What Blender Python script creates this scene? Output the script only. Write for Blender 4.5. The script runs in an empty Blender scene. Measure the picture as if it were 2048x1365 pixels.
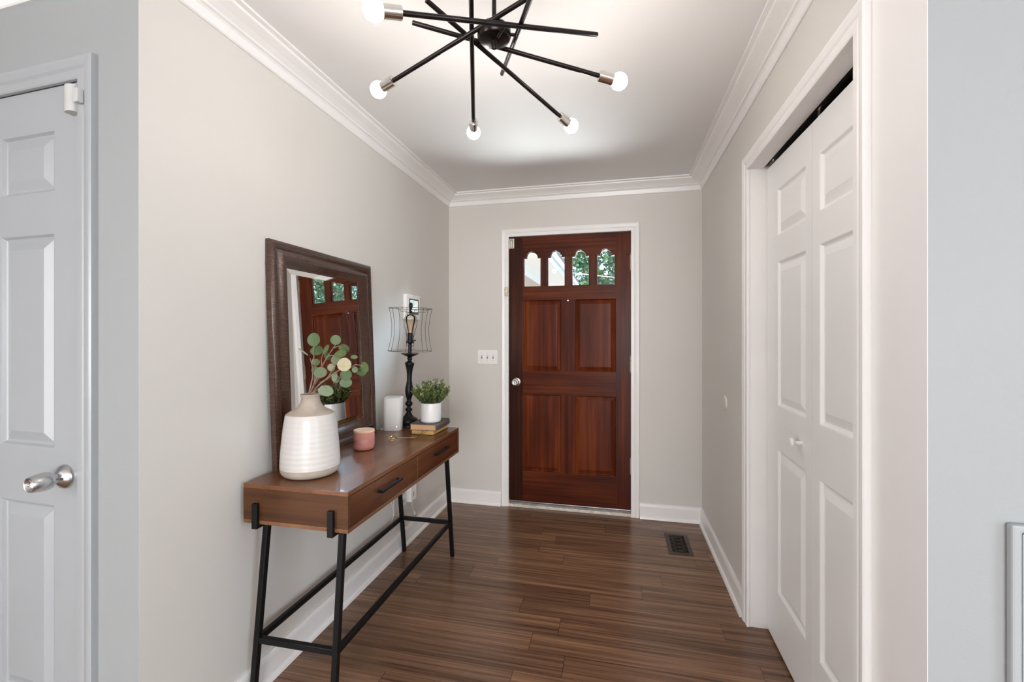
import bpy, bmesh, math, random
from mathutils import Vector, Matrix, noise
from math import sin, cos, pi, radians, sqrt, atan2

random.seed(11)
S = bpy.context.scene
COL = S.collection

# ------------------------------------------------------------------ camera, world, sun, window light, exposure
cam = bpy.data.cameras.new('camera')
cam.sensor_width = 36.0
cam.lens = 36.0 * 900.0 / 2048.0
cam.shift_y = -11.5 / 2048.0
cam.clip_start = 0.02
camo = bpy.data.objects.new('camera', cam)
COL.objects.link(camo)
camo.location = (0, 0, 1.327)
camo.rotation_euler = (radians(90), 0, radians(13.07))
S.camera = camo

S.view_settings.view_transform = 'Standard'
S.view_settings.look = 'None'
S.view_settings.gamma = 1.0
S.view_settings.use_curve_mapping = False
S.view_settings.exposure = 1.0
S.cycles.max_bounces = 10
S.cycles.diffuse_bounces = 6
S.cycles.glossy_bounces = 5
S.cycles.transmission_bounces = 8
S.cycles.transparent_max_bounces = 12
S.cycles.sample_clamp_indirect = 6.0
S.cycles.caustics_reflective = False
S.cycles.caustics_refractive = False

W = bpy.data.worlds.new('world')
S.world = W
W.use_nodes = True
nt = W.node_tree
nt.nodes.clear()
wo = nt.nodes.new('ShaderNodeOutputWorld')
bg = nt.nodes.new('ShaderNodeBackground')
geo = nt.nodes.new('ShaderNodeTexCoord')
sep = nt.nodes.new('ShaderNodeSeparateXYZ')
ramp = nt.nodes.new('ShaderNodeValToRGB')
mp = nt.nodes.new('ShaderNodeMapRange')
mp.inputs[1].default_value = -1
mp.inputs[2].default_value = 1
nt.links.new(geo.outputs['Generated'], sep.inputs[0])
nt.links.new(sep.outputs['Z'], mp.inputs[0])
nt.links.new(mp.outputs[0], ramp.inputs[0])
cr = ramp.color_ramp
cr.elements[0].position = 0.0
GROUND = (1.0, 0.97, 0.92, 1)
cr.elements[0].color = GROUND
cr.elements[1].position = 1.0
cr.elements[1].color = (0.5, 1.0, 2.0, 1)
e = cr.elements.new(0.49); e.color = GROUND
e = cr.elements.new(0.505); e.color = (0.9, 1.15, 1.5, 1)
nt.links.new(ramp.outputs[0], bg.inputs[0])
bg.inputs[1].default_value = 1.0
nt.links.new(bg.outputs[0], wo.inputs[0])

sun = bpy.data.lights.new('sun', 'SUN')
sun.energy = 4.0
sun.angle = 0.01
sun.color = (1, 0.95, 0.86)
suno = bpy.data.objects.new('sun', sun)
COL.objects.link(suno)
suno.rotation_euler = Vector((-0.45, 0.45, -0.8)).to_track_quat('-Z', 'Y').to_euler()

def area(name, loc, direction, sx, sy, power, color):
    l = bpy.data.lights.new(name, 'AREA')
    l.shape = 'RECTANGLE'; l.size = sx; l.size_y = sy
    l.energy = power; l.color = color
    o = bpy.data.objects.new(name, l); COL.objects.link(o)
    o.location = loc
    o.rotation_euler = Vector(direction).to_track_quat('-Z', 'Z').to_euler()
    return o
# area lamps added for daylight from unseen windows of the room behind the camera
area('window_daylight_left', (-3.30, -2.7, 1.30), (1, 0, 0), 4.2, 1.9, 135, (0.98, 0.98, 1.0))
area('window_daylight_right', (3.05, -1.0, 1.35), (-1, 0, 0), 2.4, 1.5, 32, (0.74, 0.87, 1.0))
area('window_daylight_rear', (1.5, -5.9, 1.35), (0, 1, 0), 3.0, 2.0, 190, (0.98, 0.98, 1.0))
# sun glancing up off the bright drive, through the door lights onto the ceiling
gl = area('drive_glare', (0.1, 6.3, 0.05), (-0.46, -2.86, 1.80), 2.8, 2.8, 105, (1.0, 0.99, 0.97))
gl.data.spread = radians(60)
# clear bright sky to the front right, reaching the mirror wall through the door lights
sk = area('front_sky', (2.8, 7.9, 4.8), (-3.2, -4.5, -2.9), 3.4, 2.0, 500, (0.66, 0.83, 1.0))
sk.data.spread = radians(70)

BULB_RADIANCE = 40.0

# ------------------------------------------------------------------ materials
def newmat(name):
    m = bpy.data.materials.new(name); m.use_nodes = True
    return m, m.node_tree, m.node_tree.nodes['Principled BSDF']

def setin(b, **k):
    for kk, v in k.items():
        b.inputs[kk.replace('_', ' ')].default_value = v

def bump(t, b, height_socket, strength, dist):
    bn = t.nodes.new('ShaderNodeBump')
    bn.inputs['Strength'].default_value = strength
    bn.inputs['Distance'].default_value = dist
    t.links.new(height_socket, bn.inputs['Height'])
    t.links.new(bn.outputs[0], b.inputs['Normal'])
    return bn

def objco(t, scale=(1, 1, 1), rot=(0, 0, 0), src='Object'):
    tc = t.nodes.new('ShaderNodeTexCoord')
    mp = t.nodes.new('ShaderNodeMapping')
    mp.inputs['Scale'].default_value = scale
    mp.inputs['Rotation'].default_value = rot
    t.links.new(tc.outputs[src], mp.inputs[0])
    return mp.outputs[0]

def rgba(c): return (c[0], c[1], c[2], 1)

def simple(name, col, rough=0.5, metal=0.0, coat=0.0, var=0.04, nscale=6, bstr=0.0, bscale=80, **kw):
    m, t, b = newmat(name)
    co = objco(t)
    n = t.nodes.new('ShaderNodeTexNoise'); n.inputs['Scale'].default_value = nscale
    n.inputs['Detail'].default_value = 4
    t.links.new(co, n.inputs['Vector'])
    r = t.nodes.new('ShaderNodeValToRGB')
    r.color_ramp.elements[0].position = 0.3; r.color_ramp.elements[1].position = 0.7
    r.color_ramp.elements[0].color = rgba([max(0, c * (1 - var)) for c in col])
    r.color_ramp.elements[1].color = rgba([min(1, c * (1 + var)) for c in col])
    t.links.new(n.outputs['Fac'], r.inputs[0])
    t.links.new(r.outputs[0], b.inputs['Base Color'])
    setin(b, Roughness=rough, Metallic=metal, Coat_Weight=coat)
    for k, v in kw.items(): b.inputs[k.replace('_', ' ')].default_value = v
    if bstr > 0:
        n2 = t.nodes.new('ShaderNodeTexNoise'); n2.inputs['Scale'].default_value = bscale
        n2.inputs['Detail'].default_value = 3
        t.links.new(co, n2.inputs['Vector'])
        bump(t, b, n2.outputs['Fac'], bstr, 0.002)
    return m

def wood(name, dark, mid, light, axis='Z', rough=0.35, coat=0.3, grain=1.0, fine=60.0, bstr=0.08, patch=0.5, coat_rough=0.15, spec=0.22):
    """streaky grain running along one object axis"""
    m, t, b = newmat(name)
    lo = 0.9 * grain; hi = fine
    sc = {'X': (lo, hi, hi), 'Y': (hi, lo, hi), 'Z': (hi, hi, lo)}[axis]
    co = objco(t, sc)
    n = t.nodes.new('ShaderNodeTexNoise'); n.inputs['Scale'].default_value = 1.0
    n.inputs['Detail'].default_value = 7; n.inputs['Roughness'].default_value = 0.62
    t.links.new(co, n.inputs['Vector'])
    sc2 = {'X': (1.2, 7, 7), 'Y': (7, 1.2, 7), 'Z': (7, 7, 1.2)}[axis]
    n2 = t.nodes.new('ShaderNodeTexNoise'); n2.inputs['Scale'].default_value = 1.0
    n2.inputs['Detail'].default_value = 3
    t.links.new(objco(t, sc2), n2.inputs['Vector'])
    mx = t.nodes.new('ShaderNodeMix'); mx.data_type = 'FLOAT'
    mx.inputs[0].default_value = patch
    t.links.new(n.outputs['Fac'], mx.inputs[2]); t.links.new(n2.outputs['Fac'], mx.inputs[3])
    r = t.nodes.new('ShaderNodeValToRGB')
    r.color_ramp.elements[0].position = 0.33; r.color_ramp.elements[0].color = rgba(dark)
    r.color_ramp.elements[1].position = 0.68; r.color_ramp.elements[1].color = rgba(light)
    e = r.color_ramp.elements.new(0.5); e.color = rgba(mid)
    t.links.new(mx.outputs[0], r.inputs[0])
    t.links.new(r.outputs[0], b.inputs['Base Color'])
    setin(b, Roughness=rough, Coat_Weight=coat, Coat_Roughness=coat_rough)
    b.inputs['Specular IOR Level'].default_value = spec
    bump(t, b, n.outputs['Fac'], bstr, 0.001)
    return m

WALL = (0.650, 0.632, 0.595)
M = {}
M['wall'] = simple('greige_wall_paint', WALL, rough=0.62, var=0.012, nscale=2, bstr=0.10, bscale=160)
M['wall_room'] = simple('grey_room_paint', (0.305, 0.318, 0.318), rough=0.62, var=0.012, nscale=2, bstr=0.12, bscale=140)  # grey set darker to hold back the strong daylight on these walls
M['ceiling'] = simple('ceiling_paint', (0.80, 0.80, 0.80), rough=0.7, var=0.01, nscale=2, bstr=0.06, bscale=120)
M['trim'] = simple('white_trim_paint', (0.84, 0.83, 0.82), rough=0.34, var=0.015, nscale=5, bstr=0.04, bscale=60)
M['trim_room'] = simple('dimmed_white_gloss_paint', (0.355, 0.37, 0.38), rough=0.28, var=0.015, nscale=5, bstr=0.12, bscale=90)  # white paint darkened to grey to offset the strong room daylight
M['door_white'] = simple('white_moulded_door_paint', (0.82, 0.815, 0.805), rough=0.36, var=0.01, nscale=4, bstr=0.05, bscale=90)
M['dark'] = simple('dark_closet_interior', (0.045, 0.035, 0.032), rough=0.8)
M['black_metal'] = simple('black_powder_coated_metal', (0.005, 0.005, 0.005), rough=0.42, metal=0.0, var=0.1, nscale=30, Specular_IOR_Level=0.22)
M['fixture_black'] = simple('black_bronze_metal', (0.013, 0.009, 0.008), rough=0.26, metal=0.2, var=0.3, nscale=25, bstr=0.05, bscale=40, Specular_IOR_Level=0.22)
M['chrome'] = simple('polished_nickel', (0.78, 0.76, 0.72), rough=0.12, metal=1.0, var=0.05, nscale=20)
M['satin'] = simple('satin_nickel', (0.62, 0.60, 0.57), rough=0.30, metal=1.0, var=0.05, nscale=40)
M['steel'] = simple('brushed_steel', (0.60, 0.60, 0.60), rough=0.26, metal=1.0, var=0.05, nscale=40)
M['brass_old'] = simple('aged_brass', (0.50, 0.42, 0.28), rough=0.35, metal=1.0, var=0.35, nscale=60)
M['hinge'] = simple('painted_hinge_metal', (0.52, 0.46, 0.38), rough=0.45, metal=0.4, var=0.45, nscale=120)
M['gold'] = simple('gold_plated_metal', (0.83, 0.58, 0.25), rough=0.16, metal=1.0, var=0.03)
M['plastic'] = simple('white_plastic', (0.84, 0.83, 0.81), rough=0.38, var=0.01)
M['plastic_ivory'] = simple('ivory_plastic', (0.70, 0.66, 0.60), rough=0.4, var=0.01)
M['sensor'] = simple('off_white_sensor_plastic', (0.50, 0.50, 0.485), rough=0.45, var=0.01)
M['router'] = simple('warm_white_router_plastic', (0.66, 0.64, 0.61), rough=0.5, var=0.01)
M['slot'] = simple('dark_slot', (0.05, 0.045, 0.04), rough=0.6)
M['lamp_black'] = simple('matte_black_lamp_finish', (0.006, 0.005, 0.005), rough=0.38, var=0.15, nscale=30, Specular_IOR_Level=0.22)
M['wire'] = simple('dark_bronze_wire', (0.035, 0.028, 0.025), rough=0.4, metal=0.5)
M['sill'] = simple('weathered_sill_paint', (0.62, 0.57, 0.50), rough=0.55, var=0.25, nscale=30, bstr=0.3, bscale=60)
M['alum'] = simple('aluminium_threshold', (0.75, 0.78, 0.82), rough=0.25, metal=1.0)
M['bronze'] = simple('oil_rubbed_bronze_register', (0.060, 0.042, 0.032), rough=0.42, metal=0.4, var=0.2, nscale=40)
M['pit'] = simple('dark_duct', (0.004, 0.003, 0.003), rough=0.9)
M['screen_dark'] = simple('thermostat_bezel', (0.10, 0.10, 0.095), rough=0.25)

# front door wood
D1, D2, D3 = (0.020, 0.004, 0.002), (0.074, 0.013, 0.004), (0.165, 0.038, 0.009)
M['door_v'] = wood('mahogany_vertical', D1, D2, D3, 'Z', rough=0.42, coat=0.07, spec=0.10, fine=45, bstr=0.05, coat_rough=0.2)
M['door_h'] = wood('mahogany_horizontal', (0.020, 0.004, 0.002), (0.070, 0.013, 0.004), (0.150, 0.035, 0.009), 'X', rough=0.42, coat=0.07, spec=0.10, fine=45, bstr=0.05, coat_rough=0.2)
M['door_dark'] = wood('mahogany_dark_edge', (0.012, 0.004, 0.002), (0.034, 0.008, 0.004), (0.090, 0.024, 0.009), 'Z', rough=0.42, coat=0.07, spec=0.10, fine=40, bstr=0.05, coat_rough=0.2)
M['door_panel'] = wood('mahogany_panel', (0.040, 0.007, 0.002), (0.100, 0.018, 0.005), (0.195, 0.046, 0.010), 'Z', rough=0.40, coat=0.07, spec=0.10, fine=34, bstr=0.04, coat_rough=0.2)
# console table
M['tbl_top'] = wood('acorn_wood_top', (0.080, 0.027, 0.010), (0.140, 0.053, 0.020), (0.200, 0.083, 0.034), 'Y', rough=0.35, coat=0.35, fine=38, bstr=0.02, coat_rough=0.06)
M['tbl_side'] = wood('acorn_wood_side', (0.046, 0.016, 0.006), (0.083, 0.032, 0.012), (0.118, 0.050, 0.020), 'X', rough=0.50, coat=0.08, fine=60, bstr=0.03)
M['tbl_front'] = wood('acorn_wood_drawer', (0.050, 0.014, 0.005), (0.095, 0.030, 0.010), (0.145, 0.052, 0.019), 'Y', rough=0.34, coat=0.35, fine=42, bstr=0.03)
M['tbl_edge'] = wood('acorn_wood_edge', (0.12, 0.050, 0.022), (0.19, 0.085, 0.038), (0.25, 0.12, 0.055), 'Y', rough=0.38, coat=0.2, fine=60, bstr=0.02)

def mirror_frame_mat(name, axis):
    m, t, b = newmat(name)
    w = t.nodes.new('ShaderNodeTexWave'); w.bands_direction = axis; w.inputs['Scale'].default_value = 62
    w.inputs['Distortion'].default_value = 2.2; w.inputs['Detail'].default_value = 2.0; w.inputs['Detail Scale'].default_value = 0.6
    t.links.new(objco(t, (1, 1, 1)), w.inputs['Vector'])
    n = t.nodes.new('ShaderNodeTexNoise'); n.inputs['Scale'].default_value = 1; n.inputs['Detail'].default_value = 3
    t.links.new(objco(t, {'Z': (8, 40, 160), 'Y': (8, 160, 40)}[axis]), n.inputs['Vector'])
    mx = t.nodes.new('ShaderNodeMix'); mx.data_type = 'FLOAT'; mx.inputs[0].default_value = 0.6
    t.links.new(w.outputs['Fac'], mx.inputs[2]); t.links.new(n.outputs['Fac'], mx.inputs[3])
    r = t.nodes.new('ShaderNodeValToRGB')
    r.color_ramp.elements[0].position = 0.30; r.color_ramp.elements[0].color = (0.020, 0.007, 0.004, 1)
    r.color_ramp.elements[1].position = 0.75; r.color_ramp.elements[1].color = (0.085, 0.034, 0.016, 1)
    t.links.new(mx.outputs[0], r.inputs[0]); t.links.new(r.outputs[0], b.inputs['Base Color'])
    setin(b, Roughness=0.22)
    b.inputs['Specular IOR Level'].default_value = 0.8
    bn = bump(t, b, w.outputs['Fac'], 0.30, 0.0006)
    return m
M['frame_z'] = mirror_frame_mat('ribbed_bronze_upright', 'Z')
M['frame_y'] = mirror_frame_mat('ribbed_bronze_rail', 'Y')

m, t, b = newmat('mirror_silver'); setin(b, Base_Color=(0.93, 0.94, 0.94, 1), Metallic=1.0, Roughness=0.0); M['mirror'] = m

def glassmat(name, tint=(1, 1, 1), spec=0.12):
    m = bpy.data.materials.new(name); m.use_nodes = True
    t = m.node_tree; t.nodes.clear()
    o = t.nodes.new('ShaderNodeOutputMaterial'); mx = t.nodes.new('ShaderNodeMixShader')
    tr = t.nodes.new('ShaderNodeBsdfTransparent'); gl = t.nodes.new('ShaderNodeBsdfGlossy')
    tr.inputs[0].default_value = rgba(tint); gl.inputs['Roughness'].default_value = 0.02
    fr = t.nodes.new('ShaderNodeFresnel'); fr.inputs[0].default_value = 1.45
    t.links.new(fr.outputs[0], mx.inputs[0]); t.links.new(tr.outputs[0], mx.inputs[1]); t.links.new(gl.outputs[0], mx.inputs[2])
    t.links.new(mx.outputs[0], o.inputs[0])
    return m
M['glass'] = glassmat('clear_window_glass', (0.93, 0.97, 0.98))
M['bulb_glass'] = glassmat('amber_bulb_glass', (0.98, 0.93, 0.84))
M['film'] = simple('amber_filament_support', (0.75, 0.48, 0.16), rough=0.3)

def emis(name, col, strength):
    m, t, b = newmat(name)
    setin(b, Base_Color=(0.9, 0.9, 0.9, 1)); b.inputs['Emission Color'].default_value = rgba(col)
    b.inputs['Emission Strength'].default_value = strength
    return m
M['bulb'] = emis('lit_bulb', (1.0, 0.91, 0.83), BULB_RADIANCE)
M['lcd'] = emis('backlit_lcd', (0.26, 0.40, 0.38), 0.55)
M['led'] = emis('white_led', (1, 1, 1), 4)
M['lcd_text'] = simple('lcd_segments', (0.05, 0.09, 0.09), rough=0.5)

# ceramics, candle, books
m, t, b = newmat('white_glaze')
co = objco(t)
wv = t.nodes.new('ShaderNodeTexWave'); wv.bands_direction = 'Z'; wv.inputs['Scale'].default_value = 17
wv.inputs['Distortion'].default_value = 0.6; wv.inputs['Detail'].default_value = 1
t.links.new(co, wv.inputs['Vector'])
bump(t, b, wv.outputs['Fac'], 0.16, 0.003)
setin(b, Base_Color=(0.62, 0.595, 0.565, 1), Roughness=0.38, Coat_Weight=0.22, Coat_Roughness=0.10); M['glaze'] = m
M['stoneware'] = simple('bare_stoneware', (0.42, 0.36, 0.30), rough=0.62, var=0.1, nscale=30, bstr=0.2, bscale=200)
M['pot'] = simple('white_marbled_ceramic', (0.76, 0.75, 0.74), rough=0.35, var=0.05, nscale=10)
M['soil'] = simple('dark_moss', (0.05, 0.055, 0.03), rough=0.9, var=0.4, nscale=80)
M['candle'] = simple('pink_ribbed_ceramic', (0.46, 0.185, 0.145), rough=0.45, var=0.04, nscale=14)
M['candle_band'] = simple('pink_ceramic_band', (0.43, 0.175, 0.155), rough=0.45, var=0.04)
M['lid'] = wood('bamboo_lid', (0.62, 0.38, 0.22), (0.74, 0.50, 0.33), (0.80, 0.58, 0.42), 'X', rough=0.45, coat=0.1, fine=60)
M['book_grey'] = simple('charcoal_cloth_cover', (0.085, 0.064, 0.058), rough=0.6, var=0.2, nscale=60, bstr=0.2, bscale=400)
M['book_dark'] = simple('dark_paper_cover', (0.045, 0.040, 0.038), rough=0.55)

def pages(name, c):
    m, t, b = newmat(name)
    n = t.nodes.new('ShaderNodeTexNoise'); n.inputs['Scale'].default_value = 1
    t.links.new(objco(t, (4, 4, 900)), n.inputs['Vector'])
    r = t.nodes.new('ShaderNodeValToRGB')
    r.color_ramp.elements[0].position = 0.35; r.color_ramp.elements[0].color = rgba([x * .78 for x in c])
    r.color_ramp.elements[1].position = 0.65; r.color_ramp.elements[1].color = rgba(c)
    t.links.new(n.outputs['Fac'], r.inputs[0]); t.links.new(r.outputs[0], b.inputs['Base Color'])
    setin(b, Roughness=0.7)
    return m
M['pages_tan'] = pages('tan_page_block', (0.62, 0.36, 0.19))
M['pages_yellow'] = pages('yellowed_page_block', (0.74, 0.44, 0.13))

def leafmat(name, cols, rough=0.5, sc=60, trans=0.0):
    m, t, b = newmat(name)
    at_ = t.nodes.new('ShaderNodeAttribute'); at_.attribute_name = 'tint'
    r = t.nodes.new('ShaderNodeValToRGB')
    n = len(cols)
    r.color_ramp.elements[0].color = rgba(cols[0]); r.color_ramp.elements[1].color = rgba(cols[-1])
    for i in range(1, n - 1):
        e = r.color_ramp.elements.new(i / (n - 1)); e.color = rgba(cols[i])
    no = t.nodes.new('ShaderNodeTexNoise'); no.inputs['Scale'].default_value = sc
    t.links.new(objco(t), no.inputs['Vector'])
    ad = t.nodes.new('ShaderNodeMath'); ad.operation = 'MULTIPLY_ADD'
    ad.inputs[1].default_value = 0.25; 
    t.links.new(no.outputs['Fac'], ad.inputs[0]); 
    sb = t.nodes.new('ShaderNodeMath'); sb.operation = 'SUBTRACT'; sb.inputs[1].default_value = 0.125
    t.links.new(at_.outputs['Fac'], sb.inputs[0]); t.links.new(sb.outputs[0], ad.inputs[2])
    t.links.new(ad.outputs[0], r.inputs[0])
    t.links.new(r.outputs[0], b.inputs['Base Color'])
    setin(b, Roughness=rough)
    if trans:
        b.inputs['Subsurface Weight'].default_value = 0
    return m
M['euc'] = leafmat('eucalyptus_leaf', [(0.032, 0.066, 0.014), (0.080, 0.125, 0.032), (0.085, 0.140, 0.060), (0.175, 0.215, 0.125), (0.42, 0.38, 0.23)], 0.55)
M['box'] = leafmat('boxwood_leaf', [(0.008, 0.020, 0.005), (0.040, 0.070, 0.014), (0.115, 0.155, 0.035), (0.26, 0.29, 0.09)], 0.5, 120)
M['tree'] = leafmat('tree_leaf', [(0.025, 0.085, 0.045), (0.05, 0.14, 0.06), (0.09, 0.20, 0.06), (0.28, 0.36, 0.12)], 0.5, 2)
M['stem'] = simple('brown_twig', (0.26, 0.18, 0.14), rough=0.7, var=0.3, nscale=90)
M['bark'] = simple('tree_bark', (0.10, 0.075, 0.055), rough=0.9, var=0.4, nscale=8)

# exterior
def lined(name, col, linecol, axis, period, width=0.06, rough=0.55):
    m, t, b = newmat(name)
    tc = t.nodes.new('ShaderNodeTexCoord'); sp = t.nodes.new('ShaderNodeSeparateXYZ')
    t.links.new(tc.outputs['Object'], sp.inputs[0])
    d = t.nodes.new('ShaderNodeMath'); d.operation = 'DIVIDE'; d.inputs[1].default_value = period
    t.links.new(sp.outputs[axis], d.inputs[0])
    f = t.nodes.new('ShaderNodeMath'); f.operation = 'FRACT'; t.links.new(d.outputs[0], f.inputs[0])
    l = t.nodes.new('ShaderNodeMath'); l.operation = 'LESS_THAN'; l.inputs[1].default_value = width
    t.links.new(f.outputs[0], l.inputs[0])
    mx = t.nodes.new('ShaderNodeMix'); mx.data_type = 'RGBA'
    mx.inputs[6].default_value = rgba(col); mx.inputs[7].default_value = rgba(linecol)
    t.links.new(l.outputs[0], mx.inputs[0]); t.links.new(mx.outputs[2], b.inputs['Base Color'])
    setin(b, Roughness=rough)
    return m
M['soffit'] = lined('vinyl_soffit', (0.70, 0.69, 0.67), (0.42, 0.41, 0.40), 'Y', 0.10)
M['fascia'] = simple('white_fascia', (0.60, 0.62, 0.65), rough=0.5)
M['boards'] = lined('tan_vertical_boards', (0.36, 0.27, 0.19), (0.16, 0.11, 0.08), 'Y', 0.16)
M['roofing'] = simple('grey_shingles', (0.20, 0.21, 0.23), rough=0.9, var=0.2, nscale=20)
M['cable'] = simple('pale_cable', (0.8, 0.8, 0.8), rough=0.5)

# floor planks
m, t, b = newmat('dark_strand_bamboo_planks')
tc = t.nodes.new('ShaderNodeTexCoord'); sp = t.nodes.new('ShaderNodeSeparateXYZ')
t.links.new(tc.outputs['Object'], sp.inputs[0])
def mth(op, a, bb=None, c=None):
    n = t.nodes.new('ShaderNodeMath'); n.operation = op
    for i, v in enumerate((a, bb, c)):
        if v is None: continue
        if isinstance(v, (int, float)): n.inputs[i].default_value = v
        else: t.links.new(v, n.inputs[i])
    return n.outputs[0]
yy = mth('DIVIDE', mth('SUBTRACT', sp.outputs['Y'], 2.105 - 0.1225 * 60), 0.1225)
row = mth('FLOOR', yy); fy = mth('FRACT', yy)
wn = t.nodes.new('ShaderNodeTexWhiteNoise'); wn.noise_dimensions = '1D'; t.links.new(row, wn.inputs['W'])
xx = mth('ADD', mth('DIVIDE', sp.outputs['X'], 0.92), mth('MULTIPLY', wn.outputs['Value'], 7.3))
xx = mth('ADD', xx, 40.0)
pl = mth('FLOOR', xx); fx = mth('FRACT', xx)
cmb = t.nodes.new('ShaderNodeCombineXYZ'); t.links.new(row, cmb.inputs[0]); t.links.new(pl, cmb.inputs[1])
wn2 = t.nodes.new('ShaderNodeTexWhiteNoise'); wn2.noise_dimensions = '2D'; t.links.new(cmb.outputs[0], wn2.inputs['Vector'])
# grain
gv = t.nodes.new('ShaderNodeCombineXYZ')
t.links.new(mth('MULTIPLY', sp.outputs['X'], 1.6), gv.inputs[0])
t.links.new(mth('MULTIPLY', sp.outputs['Y'], 85.0), gv.inputs[1])
t.links.new(mth('MULTIPLY', wn2.outputs['Value'], 50.0), gv.inputs[2])
g1 = t.nodes.new('ShaderNodeTexNoise'); g1.inputs['Scale'].default_value = 1; g1.inputs['Detail'].default_value = 8; g1.inputs['Roughness'].default_value = 0.65
t.links.new(gv.outputs[0], g1.inputs['Vector'])
gv2 = t.nodes.new('ShaderNodeCombineXYZ')
t.links.new(mth('MULTIPLY', sp.outputs['X'], 1.1), gv2.inputs[0])
t.links.new(mth('MULTIPLY', sp.outputs['Y'], 30.0), gv2.inputs[1])
t.links.new(mth('MULTIPLY', wn2.outputs['Value'], 90.0), gv2.inputs[2])
g2 = t.nodes.new('ShaderNodeTexNoise'); g2.inputs['Scale'].default_value = 1; g2.inputs['Detail'].default_value = 3
t.links.new(gv2.outputs[0], g2.inputs['Vector'])
tot = mth('ADD', mth('MULTIPLY', g1.outputs['Fac'], 0.62), mth('MULTIPLY', g2.outputs['Fac'], 0.38))
tot = mth('ADD', tot, mth('MULTIPLY', mth('SUBTRACT', wn2.outputs['Value'], 0.5), 0.085))
r = t.nodes.new('ShaderNodeValToRGB'); crr = r.color_ramp
crr.elements[0].position = 0.34; crr.elements[0].color = (0.062, 0.030, 0.017, 1)
crr.elements[1].position = 0.68; crr.elements[1].color = (0.36, 0.205, 0.118, 1)
e = crr.elements.new(0.50); e.color = (0.185, 0.098, 0.056, 1)
t.links.new(tot, r.inputs[0])
seam = mth('MAXIMUM', mth('LESS_THAN', fy, 0.012), mth('LESS_THAN', fx, 0.0020))
mx = t.nodes.new('ShaderNodeMix'); mx.data_type = 'RGBA'
t.links.new(seam, mx.inputs[0]); t.links.new(r.outputs[0], mx.inputs[6]); mx.inputs[7].default_value = (0.03, 0.016, 0.010, 1)
t.links.new(mx.outputs[2], b.inputs['Base Color'])
setin(b, Roughness=0.27, Coat_Weight=0.04, Coat_Roughness=0.25)
b.inputs['Specular IOR Level'].default_value = 0.38
h = mth('SUBTRACT', mth('MULTIPLY', g1.outputs['Fac'], 0.25), seam)
bump(t, b, h, 0.25, 0.0012)
M['floor'] = m

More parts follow.
